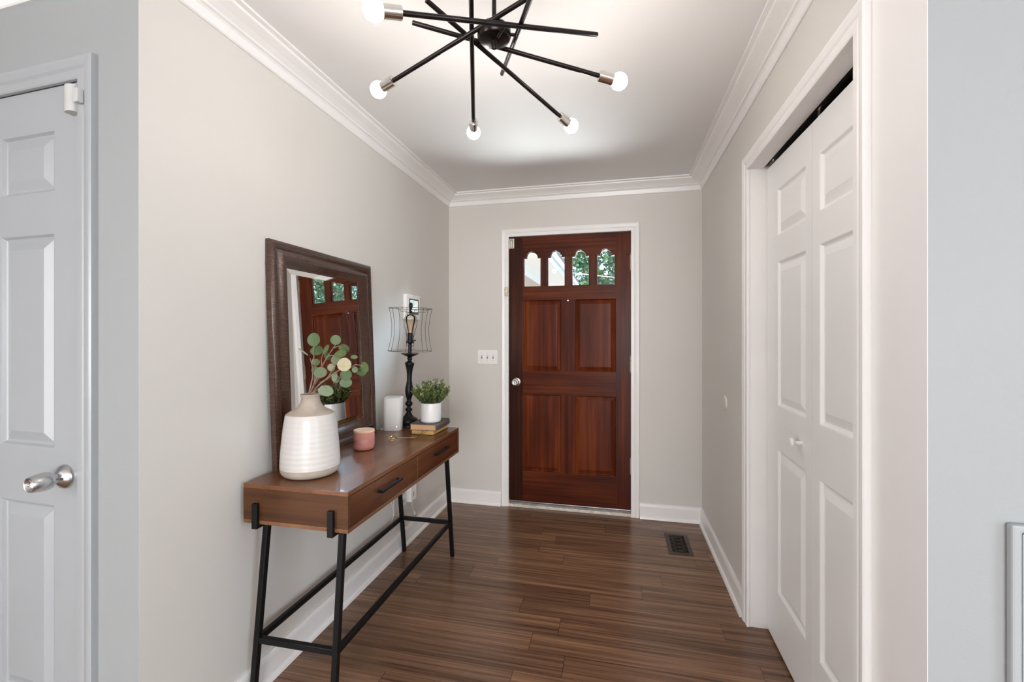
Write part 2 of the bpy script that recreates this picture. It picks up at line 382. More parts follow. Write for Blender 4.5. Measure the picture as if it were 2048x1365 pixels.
# ------------------------------------------------------------------ mesh helpers
class MB:
    def __init__(s): s.v = []; s.f = []; s.mi = []; s.tint = []
    def add(s, verts, faces, mi=0, tint=None):
        o = len(s.v); s.v += [tuple(p) for p in verts]
        for f in faces: s.f.append([i + o for i in f]); s.mi.append(mi); s.tint.append(tint)
        return s
    def box(s, x0, x1, y0, y1, z0, z1, mi=0):
        if x0 > x1: x0, x1 = x1, x0
        if y0 > y1: y0, y1 = y1, y0
        if z0 > z1: z0, z1 = z1, z0
        v = [(x, y, z) for z in (z0, z1) for y in (y0, y1) for x in (x0, x1)]
        return s.add(v, [(0, 2, 3, 1), (4, 5, 7, 6), (0, 1, 5, 4), (2, 6, 7, 3), (0, 4, 6, 2), (1, 3, 7, 5)], mi)
    def bar(s, p0, p1, w, d, up=(0, 0, 1), mi=0):
        """rectangular bar from p0 to p1"""
        p0, p1 = Vector(p0), Vector(p1); a = (p1 - p0).normalized(); up = Vector(up)
        x = a.cross(up)
        if x.length < 1e-4: x = a.cross(Vector((0, 1, 0)))
        x.normalize(); y = x.cross(a).normalized()
        v = []
        for p in (p0, p1):
            for sx, sy in ((-1, -1), (1, -1), (1, 1), (-1, 1)): v.append(p + x * sx * w / 2 + y * sy * d / 2)
        return s.add(v, [(3, 2, 1, 0), (4, 5, 6, 7), (0, 1, 5, 4), (1, 2, 6, 5), (2, 3, 7, 6), (3, 0, 4, 7)], mi)
    def tube(s, pts, r, n=10, mi=0, closed=False, cap=True):
        pts = [Vector(p) for p in pts]; m_ = len(pts)
        rr = r if isinstance(r, (list, tuple)) else [r] * m_
        o = len(s.v); prev = None
        for i, p in enumerate(pts):
            if closed: tg = pts[(i + 1) % m_] - pts[i - 1]
            else: tg = pts[min(i + 1, m_ - 1)] - pts[max(i - 1, 0)]
            tg.normalize()
            if prev is None:
                prev = tg.orthogonal().normalized()
            nx = prev - tg * prev.dot(tg)
            if nx.length < 1e-6: nx = tg.orthogonal()
            nx.normalize(); ny = tg.cross(nx); prev = nx
            for k in range(n):
                a = 2 * pi * k / n; s.v.append(tuple(p + (nx * cos(a) + ny * sin(a)) * rr[i]))
        segs = m_ if closed else m_ - 1
        for i in range(segs):
            a = o + i * n; b_ = o + ((i + 1) % m_) * n
            for k in range(n):
                k2 = (k + 1) % n; s.f.append([a + k, a + k2, b_ + k2, b_ + k]); s.mi.append(mi); s.tint.append(None)
        if cap and not closed:
            s.f.append([o + k for k in range(n)][::-1]); s.mi.append(mi); s.tint.append(None)
            e_ = o + (m_ - 1) * n; s.f.append([e_ + k for k in range(n)]); s.mi.append(mi); s.tint.append(None)
        return s
    def lathe(s, prof, c=(0, 0, 0), axis=(0, 0, 1), n=32, mis=None, wob=None):
        """prof list of (r, h) along the axis from c"""
        c = Vector(c); ax = Vector(axis).normalized(); x = ax.orthogonal().normalized() if abs(ax.z) < 0.999 else Vector((1, 0, 0)); y = ax.cross(x)
        o = len(s.v)
        for r_, h_ in prof:
            for k in range(n):
                a = 2 * pi * k / n; rq = r_ * (wob(a) if wob else 1)
                s.v.append(tuple(c + ax * h_ + (x * cos(a) + y * sin(a)) * rq))
        for i in range(len(prof) - 1):
            for k in range(n):
                k2 = (k + 1) % n; s.f.append([o + i * n + k, o + i * n + k2, o + (i + 1) * n + k2, o + (i + 1) * n + k])
                s.mi.append(mis[i] if mis else 0); s.tint.append(None)
        if prof[0][0] > 1e-6: s.f.append([o + k for k in range(n)][::-1]); s.mi.append(mis[0] if mis else 0); s.tint.append(None)
        if prof[-1][0] > 1e-6:
            e_ = o + (len(prof) - 1) * n; s.f.append([e_ + k for k in range(n)]); s.mi.append(mis[-1] if mis else 0); s.tint.append(None)
        return s
    def prism(s, poly, fn, d0, d1, mi=0):
        """extrude 2D polygon through fn(u, v, d)"""
        n = len(poly)
        v = [fn(u, w, d0) for u, w in poly] + [fn(u, w, d1) for u, w in poly]
        f = [list(range(n))[::-1], list(range(n, 2 * n))] + [[i, (i + 1) % n, n + (i + 1) % n, n + i] for i in range(n)]
        return s.add(v, f, mi)
    def sphere(s, c, r, n=16, m_=10, mi=0, squash=1.0, axis=(0, 0, 1)):
        prof = [(r * sin(pi * i / m_), -r * squash * cos(pi * i / m_)) for i in range(m_ + 1)]
        return s.lathe(prof, c, axis, n, mis=[mi] * (m_ + 1))
    def xf(s, mat):
        s.v = [tuple(mat @ Vector(p)) for p in s.v]; return s

MW = {}
def tag(o, label=None, cat=None, group=None, kind=None):
    if label: o['label'] = label
    if cat: o['category'] = cat
    if group: o['group'] = group
    if kind: o['kind'] = kind
    return o

def empty(name, loc, label=None, cat=None, group=None, kind=None, rot=(0, 0, 0)):
    o = bpy.data.objects.new(name, None); COL.objects.link(o)
    o.location = loc; o.rotation_euler = rot; o.empty_display_size = 0.05
    from mathutils import Euler
    MW[o.name] = Matrix.Translation(loc) @ Euler(rot).to_matrix().to_4x4()
    return tag(o, label, cat, group, kind)

def obj(name, mb, mats, parent=None, origin=None, smooth=False, bevel=0, bsegs=2, label=None, cat=None, group=None, kind=None, auto=35, local=False):
    """verts in world space unless local; stored relative to parent (or origin)"""
    if not isinstance(mats, (list, tuple)): mats = [mats]
    me = bpy.data.meshes.new(name)
    if parent is not None and not local:
        base = MW[parent.name]
        inv = base.inverted(); vs = [inv @ Vector(p) for p in mb.v]
    elif origin is not None:
        vs = [Vector(p) - Vector(origin) for p in mb.v]
    else: vs = [Vector(p) for p in mb.v]
    me.from_pydata([tuple(p) for p in vs], [], mb.f)
    for m_ in mats: me.materials.append(M[m_])
    me.polygons.foreach_set('material_index', mb.mi)
    if any(x is not None for x in mb.tint):
        a = me.attributes.new('tint', 'FLOAT', 'FACE')
        a.data.foreach_set('value', [0.0 if x is None else x for x in mb.tint])
    me.validate(); me.update()
    bm = bmesh.new(); bm.from_mesh(me)
    bmesh.ops.remove_doubles(bm, verts=bm.verts, dist=1e-6)
    bmesh.ops.recalc_face_normals(bm, faces=bm.faces)
    if smooth:
        for f in bm.faces: f.smooth = True
        for e_ in bm.edges:
            if len(e_.link_faces) == 2 and e_.calc_face_angle(0) > radians(auto): e_.smooth = False
    bm.to_mesh(me); bm.free()
    o = bpy.data.objects.new(name, me); COL.objects.link(o)
    if parent is not None:
        o.parent = parent; MW[o.name] = MW[parent.name]
    elif origin is not None:
        o.location = origin; MW[o.name] = Matrix.Translation(origin)
    else: MW[o.name] = Matrix.Identity(4)
    if bevel:
        bv = o.modifiers.new('bevel', 'BEVEL'); bv.width = bevel; bv.segments = bsegs; bv.limit_method = 'ANGLE'; bv.angle_limit = radians(40)
        bv.harden_normals = False
    return tag(o, label, cat, group, kind)

def dup(o, parent=None, loc=None, rot=None, scale=None):
    c = o.copy(); COL.objects.link(c)
    if parent is not None: c.parent = parent
    if loc is not None: c.location = loc
    if rot is not None: c.rotation_euler = rot
    MW[c.name] = MW.get(o.name, Matrix.Identity(4))
    for ch in list(o.children): dup(ch, c)
    return c

def sweep(path, prof, closed_dir=1):
    """sweep (offset, z) profile along a 2D polyline; offset is measured to the right of travel; mitred."""
    P = [Vector(p) for p in path]; n = len(P); mb = MB()
    dirs = [(P[i + 1] - P[i]).normalized() for i in range(n - 1)]
    rings = []
    for i in range(n):
        d0 = dirs[max(i - 1, 0)]; d1 = dirs[min(i, n - 2)]
        n0 = Vector((d0.y, -d0.x)); n1 = Vector((d1.y, -d1.x))
        mt = (n0 + n1); mt = mt / (mt.dot(n0)) if mt.length > 1e-6 else n0
        rings.append([(P[i].x + mt.x * o_, P[i].y + mt.y * o_, z) for o_, z in prof])
    k = len(prof); v = [p for r_ in rings for p in r_]; f = []
    for i in range(n - 1):
        for j in range(k):
            j2 = (j + 1) % k; f.append([i * k + j, i * k + j2, (i + 1) * k + j2, (i + 1) * k + j])
    f.append(list(range(k))); f.append([(n - 1) * k + j for j in range(k)][::-1])
    return mb.add(v, f)

# raised-panel leaf faces ------------------------------------------------
def leaf_face(mb, fn, s0, s1, z0, z1, rects, back, mi=0):
    """door slab with holes at rects (sa, sb, za, zb); fn(s, z, d) maps, d=0 is the face, d=back the rear"""
    xs = sorted(set([s0, s1] + [q for r_ in rects for q in r_[:2]])); zs = sorted(set([z0, z1] + [q for r_ in rects for q in r_[2:4]]))
    def inside(x, z): return any(r_[0] < x < r_[1] and r_[2] < z < r_[3] for r_ in rects)
    for i in range(len(xs) - 1):
        for j in range(len(zs) - 1):
            if inside((xs[i] + xs[i + 1]) / 2, (zs[j] + zs[j + 1]) / 2): continue
            mb.add([fn(xs[i], zs[j], 0), fn(xs[i + 1], zs[j], 0), fn(xs[i + 1], zs[j + 1], 0), fn(xs[i], zs[j + 1], 0)], [(0, 1, 2, 3)], mi)
    c = [(s0, z0), (s1, z0), (s1, z1), (s0, z1)]
    v = [fn(a, z, 0) for a, z in c] + [fn(a, z, back) for a, z in c]
    mb.add(v, [(0, 1, 5, 4), (1, 2, 6, 5), (2, 3, 7, 6), (3, 0, 4, 7), (4, 5, 6, 7)], mi)

def ring_panel(mb, fn, rect, prof, mi=0):
    """nested rectangles; prof list of (inset, depth)"""
    sa, sb, za, zb = rect; v = []
    for ins, d in prof:
        v += [fn(sa + ins, za + ins, d), fn(sb - ins, za + ins, d), fn(sb - ins, zb - ins, d), fn(sa + ins, zb - ins, d)]
    f = []
    for i in range(len(prof) - 1):
        for k in range(4):
            k2 = (k + 1) % 4; f.append((i * 4 + k, i * 4 + k2, i * 4 + 4 + k2, i * 4 + 4 + k))
    e_ = (len(prof) - 1) * 4; f.append((e_, e_ + 1, e_ + 2, e_ + 3))
    mb.add(v, f, mi)
MOULD = [(0, 0), (0.004, 0.001), (0.010, 0.009), (0.015, 0.011), (0.019, 0.010), (0.044, 0.001), (0.047, 0.0)]

# casing profile built as three mitred lengths round an opening ----------
def casing(name, fn, s0, s1, ztop, width, mat, thick=0.018, zbot=0.0):
    """fn(s, z, d): d positive comes off the wall"""
    prof = [(0, 0.0), (0, 0.010), (0.004, 0.0125), (width * .35, 0.0125), (width * .45, 0.010), (width * .55, 0.0145), (width * .80, thick), (width * .93, thick), (width, thick * .8), (width, 0)]
    mb = MB(); path = [((s0, zbot), (-1, 0)), ((s0, ztop), (-1, 1)), ((s1, ztop), (1, 1)), ((s1, zbot), (1, 0))]
    k = len(prof); v = []
    for (s_, z_), (ds, dz) in path:
        for o_, d in prof: v.append(fn(s_ + ds * o_, z_ + dz * o_, d))
    f = []
    for i in range(3):
        for j in range(k):
            j2 = (j + 1) % k; f.append([i * k + j, i * k + j2, (i + 1) * k + j2, (i + 1) * k + j])
    f.append(list(range(k))); f.append([3 * k + j for j in range(k)][::-1])
    mb.add(v, f)
    return obj(name, mb, mat, kind='structure')

# ------------------------------------------------------------------ room shell
XL, XR, YB = -1.308, 0.589, 3.40
CZ = 2.44
NL = (XL, 0.994)                      # near-left outside corner
ANG = radians(2.5)
dL = Vector((-cos(ANG), sin(ANG)))    # direction of the near-left wall, away from the corner
nL = Vector((-sin(ANG), -cos(ANG)))   # its normal, towards the camera side
def fL(s, z, d=0.0):
    """near-left wall frame: s away from the corner, d off the wall"""
    return (NL[0] + dL.x * s + nL.x * d, NL[1] + dL.y * s + nL.y * d, z)
def fLd(s, z, d=0.0): return fL(s, z, -d)
YR = 1.034
FX0, FX1, FY0 = -3.45, 3.2, -6.05     # room behind the camera
T = 0.12

obj('floor', MB().box(FX0 - .2, FX1 + .2, FY0 - .2, YB + 0.14, -0.10, 0), 'floor', kind='structure')
obj('ceiling', MB().box(FX0 - .2, FX1 + .2, FY0 - .2, YB + T + .02, CZ, CZ + 0.1), 'ceiling', kind='structure')
obj('wall_left', MB().prism([(XL, NL[1] + .0006), (XL, YB + T), (XL - T, YB + T), (XL - T, NL[1] + .010)], lambda u, w, d: (u, w, d), 0, CZ), 'wall', kind='structure')
mb = MB(); OP = (-0.832, 0.118, 2.104)
mb.box(XL - T, OP[0], YB, YB + T, 0, CZ); mb.box(OP[1], XR + T, YB, YB + T, 0, CZ); mb.box(OP[0], OP[1], YB, YB + T, OP[2], CZ)
obj('wall_back', mb, 'wall', kind='structure')
# right wall with closet opening, and the closet behind it
CY0, CY1, CTOP = 1.292, 2.240, 2.085
mb = MB(); mb.box(XR, XR + T, CY1 + .015, YB, 0, CZ); mb.box(XR, XR + T, YR + .001, CY0 - .015, 0, CZ); mb.box(XR, XR + .060, CY0 - .015, CY1 + .015, CTOP + .015, CZ)
obj('wall_right', mb, 'wall', kind='structure')
mb = MB(); mb.box(XR + .061, XR + .80, CY0 - .25, CY1 + .35, 2.38, 2.40); mb.box(XR + .75, XR + .80, CY0 - .2, CY1 + .3, 0, CZ); mb.box(XR + T, XR + .80, CY0 - .25, CY0 - .2, 0, CZ); mb.box(XR + T, XR + .80, CY1 + .3, CY1 + .35, 0, CZ)
obj('wall_closet', mb, 'dark', kind='structure')
# near-left wall (holds the white door)
LD0, LD1, LTOP = 0.225, 1.010, 2.080
def boxL(mb, s0, s1, z0, z1, d0, d1):
    v = [fL(s, z, d) for z in (z0, z1) for d in (d0, d1) for s in (s0, s1)]
    mb.add(v, [(0, 2, 3, 1), (4, 5, 7, 6), (0, 1, 5, 4), (2, 6, 7, 3), (0, 4, 6, 2), (1, 3, 7, 5)]); return mb
mb = MB(); q0, q1, q2 = fL(.0006, 0), fL(LD0 - .012, 0), fL(LD0 - .012, 0, -T)
mb.prism([q0[:2], q1[:2], q2[:2], (XL - .0006, NL[1] + T)], lambda u, w, d: (u, w, d), 0, CZ); boxL(mb, LD1 + .012, 2.3, 0, CZ, -T, 0); boxL(mb, LD0 - .012, LD1 + .012, LTOP + .012, CZ, -T, 0)
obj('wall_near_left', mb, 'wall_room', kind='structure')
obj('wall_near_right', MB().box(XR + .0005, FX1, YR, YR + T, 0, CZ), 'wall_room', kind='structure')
# room behind the camera, closed walls, area lamps stand in for its windows
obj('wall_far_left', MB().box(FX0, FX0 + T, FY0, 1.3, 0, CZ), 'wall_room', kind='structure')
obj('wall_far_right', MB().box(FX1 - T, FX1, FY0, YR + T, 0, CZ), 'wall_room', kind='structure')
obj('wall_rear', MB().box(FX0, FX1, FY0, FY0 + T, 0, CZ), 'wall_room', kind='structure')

# crown moulding: sweep with the room on the right of travel
zb = 2.352; pr = 0.100
crown = [(0, CZ), (0, zb), (0.006, zb), (0.010, zb + .004), (0.016, zb + .030), (0.022, zb + .036), (0.030, zb + .038), (0.034, zb + .044), (0.052, zb + .056), (0.072, zb + .066), (0.080, zb + .070), (0.083, zb + .078), (pr, zb + .080), (pr, CZ)]
Lend = fL(2.2, 0); 
cpath = [(Lend[0], Lend[1]), NL, (XL, YB), (XR, YB), (XR, YR), (FX1 - T, YR)]
obj('trim_1', sweep(cpath, crown), 'trim', kind='structure')
# baseboards
bh = 0.108
base = [(0, 0), (0, bh), (0.008, bh), (0.012, bh - .008), (0.014, bh - .020), (0.014, 0.020), (0.019, 0.017), (0.024, 0.009), (0.026, 0)]
p0 = fL(0.160, 0)
obj('baseboard_left', sweep([(p0[0], p0[1]), NL, (XL, YB), (-0.874, YB)], base), 'trim', kind='structure')
obj('baseboard_right', sweep([(0.164, YB), (XR, YB), (XR, 2.304)], base), 'trim', kind='structure')
obj('baseboard_near_right', sweep([(XR, 1.226), (XR, YR), (0.706, YR)], base), 'trim', kind='structure')

# ------------------------------------------------------------------ front door (door_1)
def fB(s, z, d=0.0): return (s, YB - d, z)
casing('trim_2', fB, -0.814, 0.103, 2.090, 0.058, 'trim')
mb = MB(); mb.box(OP[0], -0.820, YB - .0005, YB + T, 0, 2.104); mb.box(0.107, OP[1], YB - .0005, YB + T, 0, 2.104); mb.box(OP[0], OP[1], YB - .0005, YB + T, 2.092, 2.104)
mb.box(-0.820, -0.800, YB + .072, YB + .105, 0, 2.092); mb.box(0.087, 0.107, YB + .072, YB + .105, 0, 2.092); mb.box(-0.82, 0.107, YB + .072, YB + .105, 2.07, 2.092)
obj('trim_3', mb, 'trim', kind='structure')
mb = MB(); mb.box(-0.832, 0.108, YB - .008, YB + .045, 0, 0.022)
obj('trim_4', mb, 'sill', kind='structure', bevel=0.003)
obj('trim_5', MB().box(-0.820, 0.107, YB + .046, YB + .125, 0, 0.030), 'alum', kind='structure', bevel=0.003)

dr = empty('door_1', (0.105, YB + .025, 0.04), kind='structure')
DY = YB + 0.022; DB = 0.044
def fD(s, z, d=0.0): return (s, DY + d, z)
X0, X1, Z0, Z1 = -0.817, 0.104, 0.040, 2.088
sl0, sl1 = -0.709, -0.004        # inside edges of the stiles
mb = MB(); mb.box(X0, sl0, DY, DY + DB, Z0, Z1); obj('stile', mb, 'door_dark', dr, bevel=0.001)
mb = MB(); mb.box(sl1, X1, DY, DY + DB, Z0, Z1); obj('stile', mb, 'door_v', dr, bevel=0.001)
WINS = [(-0.704, -0.567), (-0.517, -0.381), (-0.331, -0.198), (-0.145, -0.009)]
zs, zt, wz0 = 1.926, 1.973, 1.702
mb = MB()
mb.box(sl0, sl1, DY, DY + DB, 1.60, wz0); mb.box(sl0, sl1, DY, DY + DB, 0.872, 1.052); mb.box(sl0, sl1, DY, DY + DB, Z0, 0.275)
mb.box(sl0, sl1, DY, DY + DB, 1.985, Z1)
for i in range(4):
    a, b_ = WINS[i]; nxt = WINS[i + 1][0] if i < 3 else sl1
    if i < 3: mb.box(b_, nxt, DY, DY + DB, zs, 1.985)
    c = (a + b_) / 2; r_ = 0.047
    poly = [(a, 1.985), (a, zs), (c - r_, zs)] + [(c - r_ * cos(pi * k / 14), zs + r_ * sin(pi * k / 14)) for k in range(1, 14)] + [(c + r_, zs), (b_, zs), (b_, 1.985)]
    # split so the outline stays simple
    mb.prism(poly, fD, 0, DB)
mb.box(sl0, WINS[0][0], DY, DY + DB, zs, 1.985); mb.box(WINS[3][1], sl1, DY, DY + DB, zs, 1.985)
obj('rail', mb, 'door_h', dr)
mb = MB()
for i in range(3): mb.box(WINS[i][1], WINS[i + 1][0], DY, DY + DB, wz0, zs)
mb.box(sl0, WINS[0][0], DY, DY + DB, wz0, zs); mb.box(WINS[3][1], sl1, DY, DY + DB, wz0, zs)
obj('mullion', mb, 'door_v', dr)
mb = MB(); mb.box(-0.409, -0.306, DY, DY + DB, 1.052, 1.60); mb.box(-0.411, -0.308, DY, DY + DB, 0.275, 0.872)
obj('stile', mb, 'door_v', dr)
PAN = [(sl0, -0.409, 1.052, 1.60), (-0.306, sl1, 1.052, 1.60), (sl0, -0.411, 0.275, 0.872), (-0.308, sl1, 0.275, 0.872)]
PPROF = [(0, 0), (0.003, 0.001), (0.007, 0.013), (0.010, 0.014), (0.036, 0.004), (0.039, 0.0035)]
for r_ in PAN:
    mb = MB(); ring_panel(mb, fD, r_, PPROF); 
    mb.box(r_[0], r_[1], DY + .03, DY + .035, r_[2], r_[3])
    obj('panel', mb, 'door_panel', dr)
# arched window lights: moulding bead and pane
def arch(a, b_, ins):
    c = (a + b_) / 2; r_ = 0.047 - ins
    return [(a + ins, wz0 + ins), (b_ - ins, wz0 + ins), (b_ - ins, zs - ins), (c + r_, zs - ins)] + [(c + r_ * cos(pi * k / 14), zs + (r_) * sin(pi * k / 14)) for k in range(1, 14)] + [(c - r_, zs - ins), (a + ins, zs - ins)]
for a, b_ in WINS:
    o1, o2 = arch(a, b_, 0), arch(a, b_, 0.005); n = len(o1)
    mb = MB(); v = [fD(u, w, .008) for u, w in o1] + [fD(u, w, .014) for u, w in o2] + [fD(u, w, .034) for u, w in o2] + [fD(u, w, .040) for u, w in o1]
    f = [[k * n + i, k * n + (i + 1) % n, (k + 1) * n + (i + 1) % n, (k + 1) * n + i] for k in range(3) for i in range(n)]
    mb.add(v, f); obj('bead', mb, 'door_h', dr)
    mb = MB().prism(arch(a, b_, 0.002), fD, .021, .026); obj('window_pane', mb, 'glass', dr)
# knob
kx, kz = -0.757, 0.965
kb = MB().lathe([(0.0, -.001), (0.034, -.001), (0.034, .004), (0.031, .009), (0.018, .014), (0.013, .018), (0.012, .030), (0.020, .036), (0.027, .044), (0.0285, .052), (0.026, .060), (0.018, .064), (0.012, .063), (0.010, .061), (0.0, .061)], (kx, DY, kz), (0, -1, 0), 32)
k_ = obj('door_knob', kb, 'satin', dr, smooth=True)
obj('lock_button', MB().lathe([(0.006, .055), (0.006, .066), (0.004, .068), (0, .068)], (kx, DY, kz), (0, -1, 0), 16), 'satin', k_, smooth=True)
obj('peephole', MB().lathe([(0.006, 0), (0.006, .003), (0.003, .004), (0, .004)], (-0.359, DY, 1.591), (0, -1, 0), 16), 'chrome', dr, smooth=True)
# flip guard at the top of the lock side, strike on the frame
mb = MB(); x0, x1, z0, z1 = -0.817, -0.775, 2.003, 2.080
mb.box(x0, x0 + .006, DY - .010, DY + .001, z0, z1); mb.box(x1 - .006, x1, DY - .010, DY + .001, z0, z1); mb.box(x0, x1, DY - .008, DY + .001, z0, z0 + .006); mb.box(x0, x1, DY - .008, DY + .001, z1 - .006, z1)
mb.box(x0 + .005, x1 - .005, DY - .003, DY + .001, z0 + .005, z1 - .005)
g_ = obj('door_guard', mb, 'satin', dr, bevel=0.001)
mb = MB(); mb.tube([(-0.796, DY - .006, z0 + .010), (-0.796, DY - .010, z0 + .03), (-0.796, DY - .008, z1 - .012)], [.008, .006, .008], 12)
obj('guard_arm', mb, 'brass_old', g_, smooth=True)
mb = MB().box(-0.842, -0.818, YB - .026, YB - .009, 1.630, 1.697)
obj('strike_plate', mb, 'brass_old', origin=(-0.83, YB - .018, 1.63), bevel=0.004, label='tarnished metal strike plate on the left casing of the red-brown front door', cat='strike plate')
for z0, z1 in ((1.808, 1.928), (1.056, 1.172), (0.306, 0.424)):
    mb = MB(); mb.tube([(0.1065, DY - .008, z0), (0.1065, DY - .008, z1)], .006, 12)
    for k in range(1, 5): zz = z0 + (z1 - z0) * k / 5; mb.tube([(0.1065, DY - .008, zz - .0015), (0.1065, DY - .008, zz + .0015)], .0068, 12)
    mb.sphere((0.1065, DY - .008, z1 + .003), .006, 10, 6); mb.sphere((0.1065, DY - .008, z0 - .003), .006, 10, 6)
    mb.box(0.098, 0.113, DY - .004, DY + .001, z0, z1)
    h_ = obj('hinge', mb, 'hinge', dr, smooth=True)
    if z0 > 1.7:
        obj('hinge_stop', MB().tube([(0.106, DY - .010, z1 - .004), (0.076, DY - .022, z1 - .004), (0.070, DY - .022, z1 - .004)], [.003, .003, .006], 10), 'slot', h_, smooth=True)

# ------------------------------------------------------------------ near-left white door (door_2)
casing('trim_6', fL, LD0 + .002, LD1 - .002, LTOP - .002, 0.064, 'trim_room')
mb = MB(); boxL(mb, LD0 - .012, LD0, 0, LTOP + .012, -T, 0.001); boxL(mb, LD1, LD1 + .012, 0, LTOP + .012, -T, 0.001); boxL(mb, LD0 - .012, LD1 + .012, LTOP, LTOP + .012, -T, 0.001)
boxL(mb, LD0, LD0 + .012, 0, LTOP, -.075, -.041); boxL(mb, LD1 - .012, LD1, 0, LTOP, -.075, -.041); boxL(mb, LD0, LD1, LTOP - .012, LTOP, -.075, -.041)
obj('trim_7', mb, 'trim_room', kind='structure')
d2 = empty('door_2', fL(LD1, 0.01), kind='structure', rot=(0, 0, -ANG))
s0, s1 = LD0 + .004, LD1 - .004
def fL2(s, z, d=0.0): return fL(s, z, -.002 - d)
pc = [(0.345, 0.592), (0.650, 0.895)]; pz = [(1.761, 1.950), (0.982, 1.638), (0.215, 0.814)]
rects = [(a, b_, c, d) for a, b_ in pc for c, d in pz]
mb = MB(); leaf_face(mb, fL2, s0, s1, 0.010, LTOP - .004, rects, .036)
for r_ in rects: ring_panel(mb, fL2, r_, MOULD)
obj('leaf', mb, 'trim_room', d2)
kc = fL(0.296, 0.905, -.002)
ax = (nL.x, nL.y, 0)
kb = MB().lathe([(0.0, 0), (0.036, 0), (0.036, .004), (0.033, .010), (0.020, .020), (0.0135, .024), (0.0125, .030), (0.0135, .034), (0.0240, .038), (0.0265, .046), (0.0262, .062), (0.0225, .082), (0.0205, .086), (0.0190, .0855), (0.0120, .076), (0.0, .076)], kc, ax, 40)
k_ = obj('door_knob', kb, 'steel', d2, smooth=True, label='stainless steel knob with push button')
obj('lock_button', MB().lathe([(0.0065, .072), (0.0065, .082), (0.0015, .092), (0, .092)], kc, ax, 20), 'chrome', k_, smooth=True)
ks = Vector(kc) + Vector(ax) * .0215 + Vector((cos(ANG), -sin(ANG), 0)) * .020
obj('release_hole', MB().sphere(tuple(ks), .0035, 10, 6), 'slot', k_)
# door alarm sensor: two pieces
a_ = empty('door_sensor', fL(0.235, 1.975, 0), 'white two-piece door alarm sensor at the top corner of the left white door', 'sensor')
mb = MB(); v0, v1 = 0.222, 0.262
prof = [(v1, .0), (v1, .014)] + [((v0 + v1) / 2 + (v1 - v0) / 2 * cos(pi * k / 12), .018 + .012 * sin(pi * k / 12)) for k in range(13)] + [(v0, .014), (v0, .0)]
mb.prism(prof, lambda u, w, d: fL(u, d, w - .002), 1.978, 2.056)
obj('sensor_body', mb, 'sensor', a_, smooth=True, auto=50)
mb = MB(); boxL(mb, 0.194, 0.212, 1.998, 2.038, .013, .030); obj('magnet', mb, 'sensor', a_, bevel=0.002)

# ------------------------------------------------------------------ closet bifold doors (door_3)
def fR(s, z, d=0.0): return (XR - d, s, z)
casing('trim_8', fR, CY0 + .002, CY1 - .004, CTOP - .004, 0.064, 'trim')
mb = MB(); mb.box(XR - .0005, XR + T, CY1, CY1 + .015, 0, CTOP + .015); mb.box(XR - .0005, XR + T, CY0 - .015, CY0, 0, CTOP + .015); mb.box(XR - .0005, XR + .060, CY0 - .015, CY1 + .015, CTOP, CTOP + .015)
obj('trim_9', mb, 'trim', kind='structure')
d3 = empty('door_3', (XR + .085, CY1, 0.01), kind='structure')
MID = 1.742; XD = 0.662
# leaves folded very slightly outwards at the centre hinge
def leaf(sA, sB, xA, xB, pa, pb, name, sag=0.0):
    def fn(s, z, d=0.0):
        k = (s - sA) / (sB - sA); return (xA + (xB - xA) * k + d, s, z + max(0, z - 1) * sag * k)
    rr = [(pa, pb, c, d) for c, d in ((1.737, 1.934), (1.028, 1.632), (0.238, 0.848))]
    mb = MB(); leaf_face(mb, fn, sA, sB, 0.012, 2.058, rr, .030)
    for r_ in rr: ring_panel(mb, fn, r_, MOULD)
    return obj(name, mb, 'door_white', d3)
XM = XD - .006
leaf(MID + .0015, CY1 - .004, XM, XD, 1.797, 2.100, 'leaf', 0.015)
l2 = leaf(CY0 + .004, MID - .0015, XD, XM, 1.385, 1.688, 'leaf')
obj('knob', MB().lathe([(0.008, -.002), (0.0075, .010), (0.007, .022), (0.010, .026), (0.0175, .028), (0.019, .033), (0.017, .038), (0.009, .041), (0.006, .0405), (0, .040)], (XM - .0, 1.836, 0.933), (-1, 0, 0), 28), 'door_white', d3, smooth=True)
mb = MB(); mb.box(XR + .078, XR + .100, CY0, CY1, CTOP + .012, CTOP + .030)
obj('track', mb, 'satin', d3)
for y_ in (1.738, 2.205):
    obj('pivot_pin', MB().tube([(XD + .015, y_, 2.055), (XD + .015, y_, CTOP + .014)], .005, 10), 'satin', d3, smooth=True)

obj('trim_10', MB().box(XR - .0006, XR + .0004, YR + .0002, 1.2285, 0.0, 2.352), 'trim', kind='structure')

# ------------------------------------------------------------------ framed panel at the right edge
ap = empty('wall_panel', (1.05, YR, 0.0), 'white framed access panel low on the grey wall at the right edge', 'access panel')
mb = MB(); a0, a1, zt_ = 0.712, 1.42, 0.976; y0 = YR
mb.prism([(a0, 0), (a0, zt_), (a1, zt_), (a1, 0), (a1 - .016, 0), (a1 - .016, zt_ - .014), (a0 + .016, zt_ - .014), (a0 + .016, 0)], lambda u, w, d: (u, d, w), y0 - .016, y0)
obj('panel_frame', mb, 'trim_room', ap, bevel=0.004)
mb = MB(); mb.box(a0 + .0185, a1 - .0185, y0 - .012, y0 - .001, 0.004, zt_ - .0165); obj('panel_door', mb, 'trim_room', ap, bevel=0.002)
obj('panel_gap', MB().box(a0 + .014, a1 - .014, y0 - .002, y0 - .0005, 0.002, zt_ - .012), 'slot', ap)

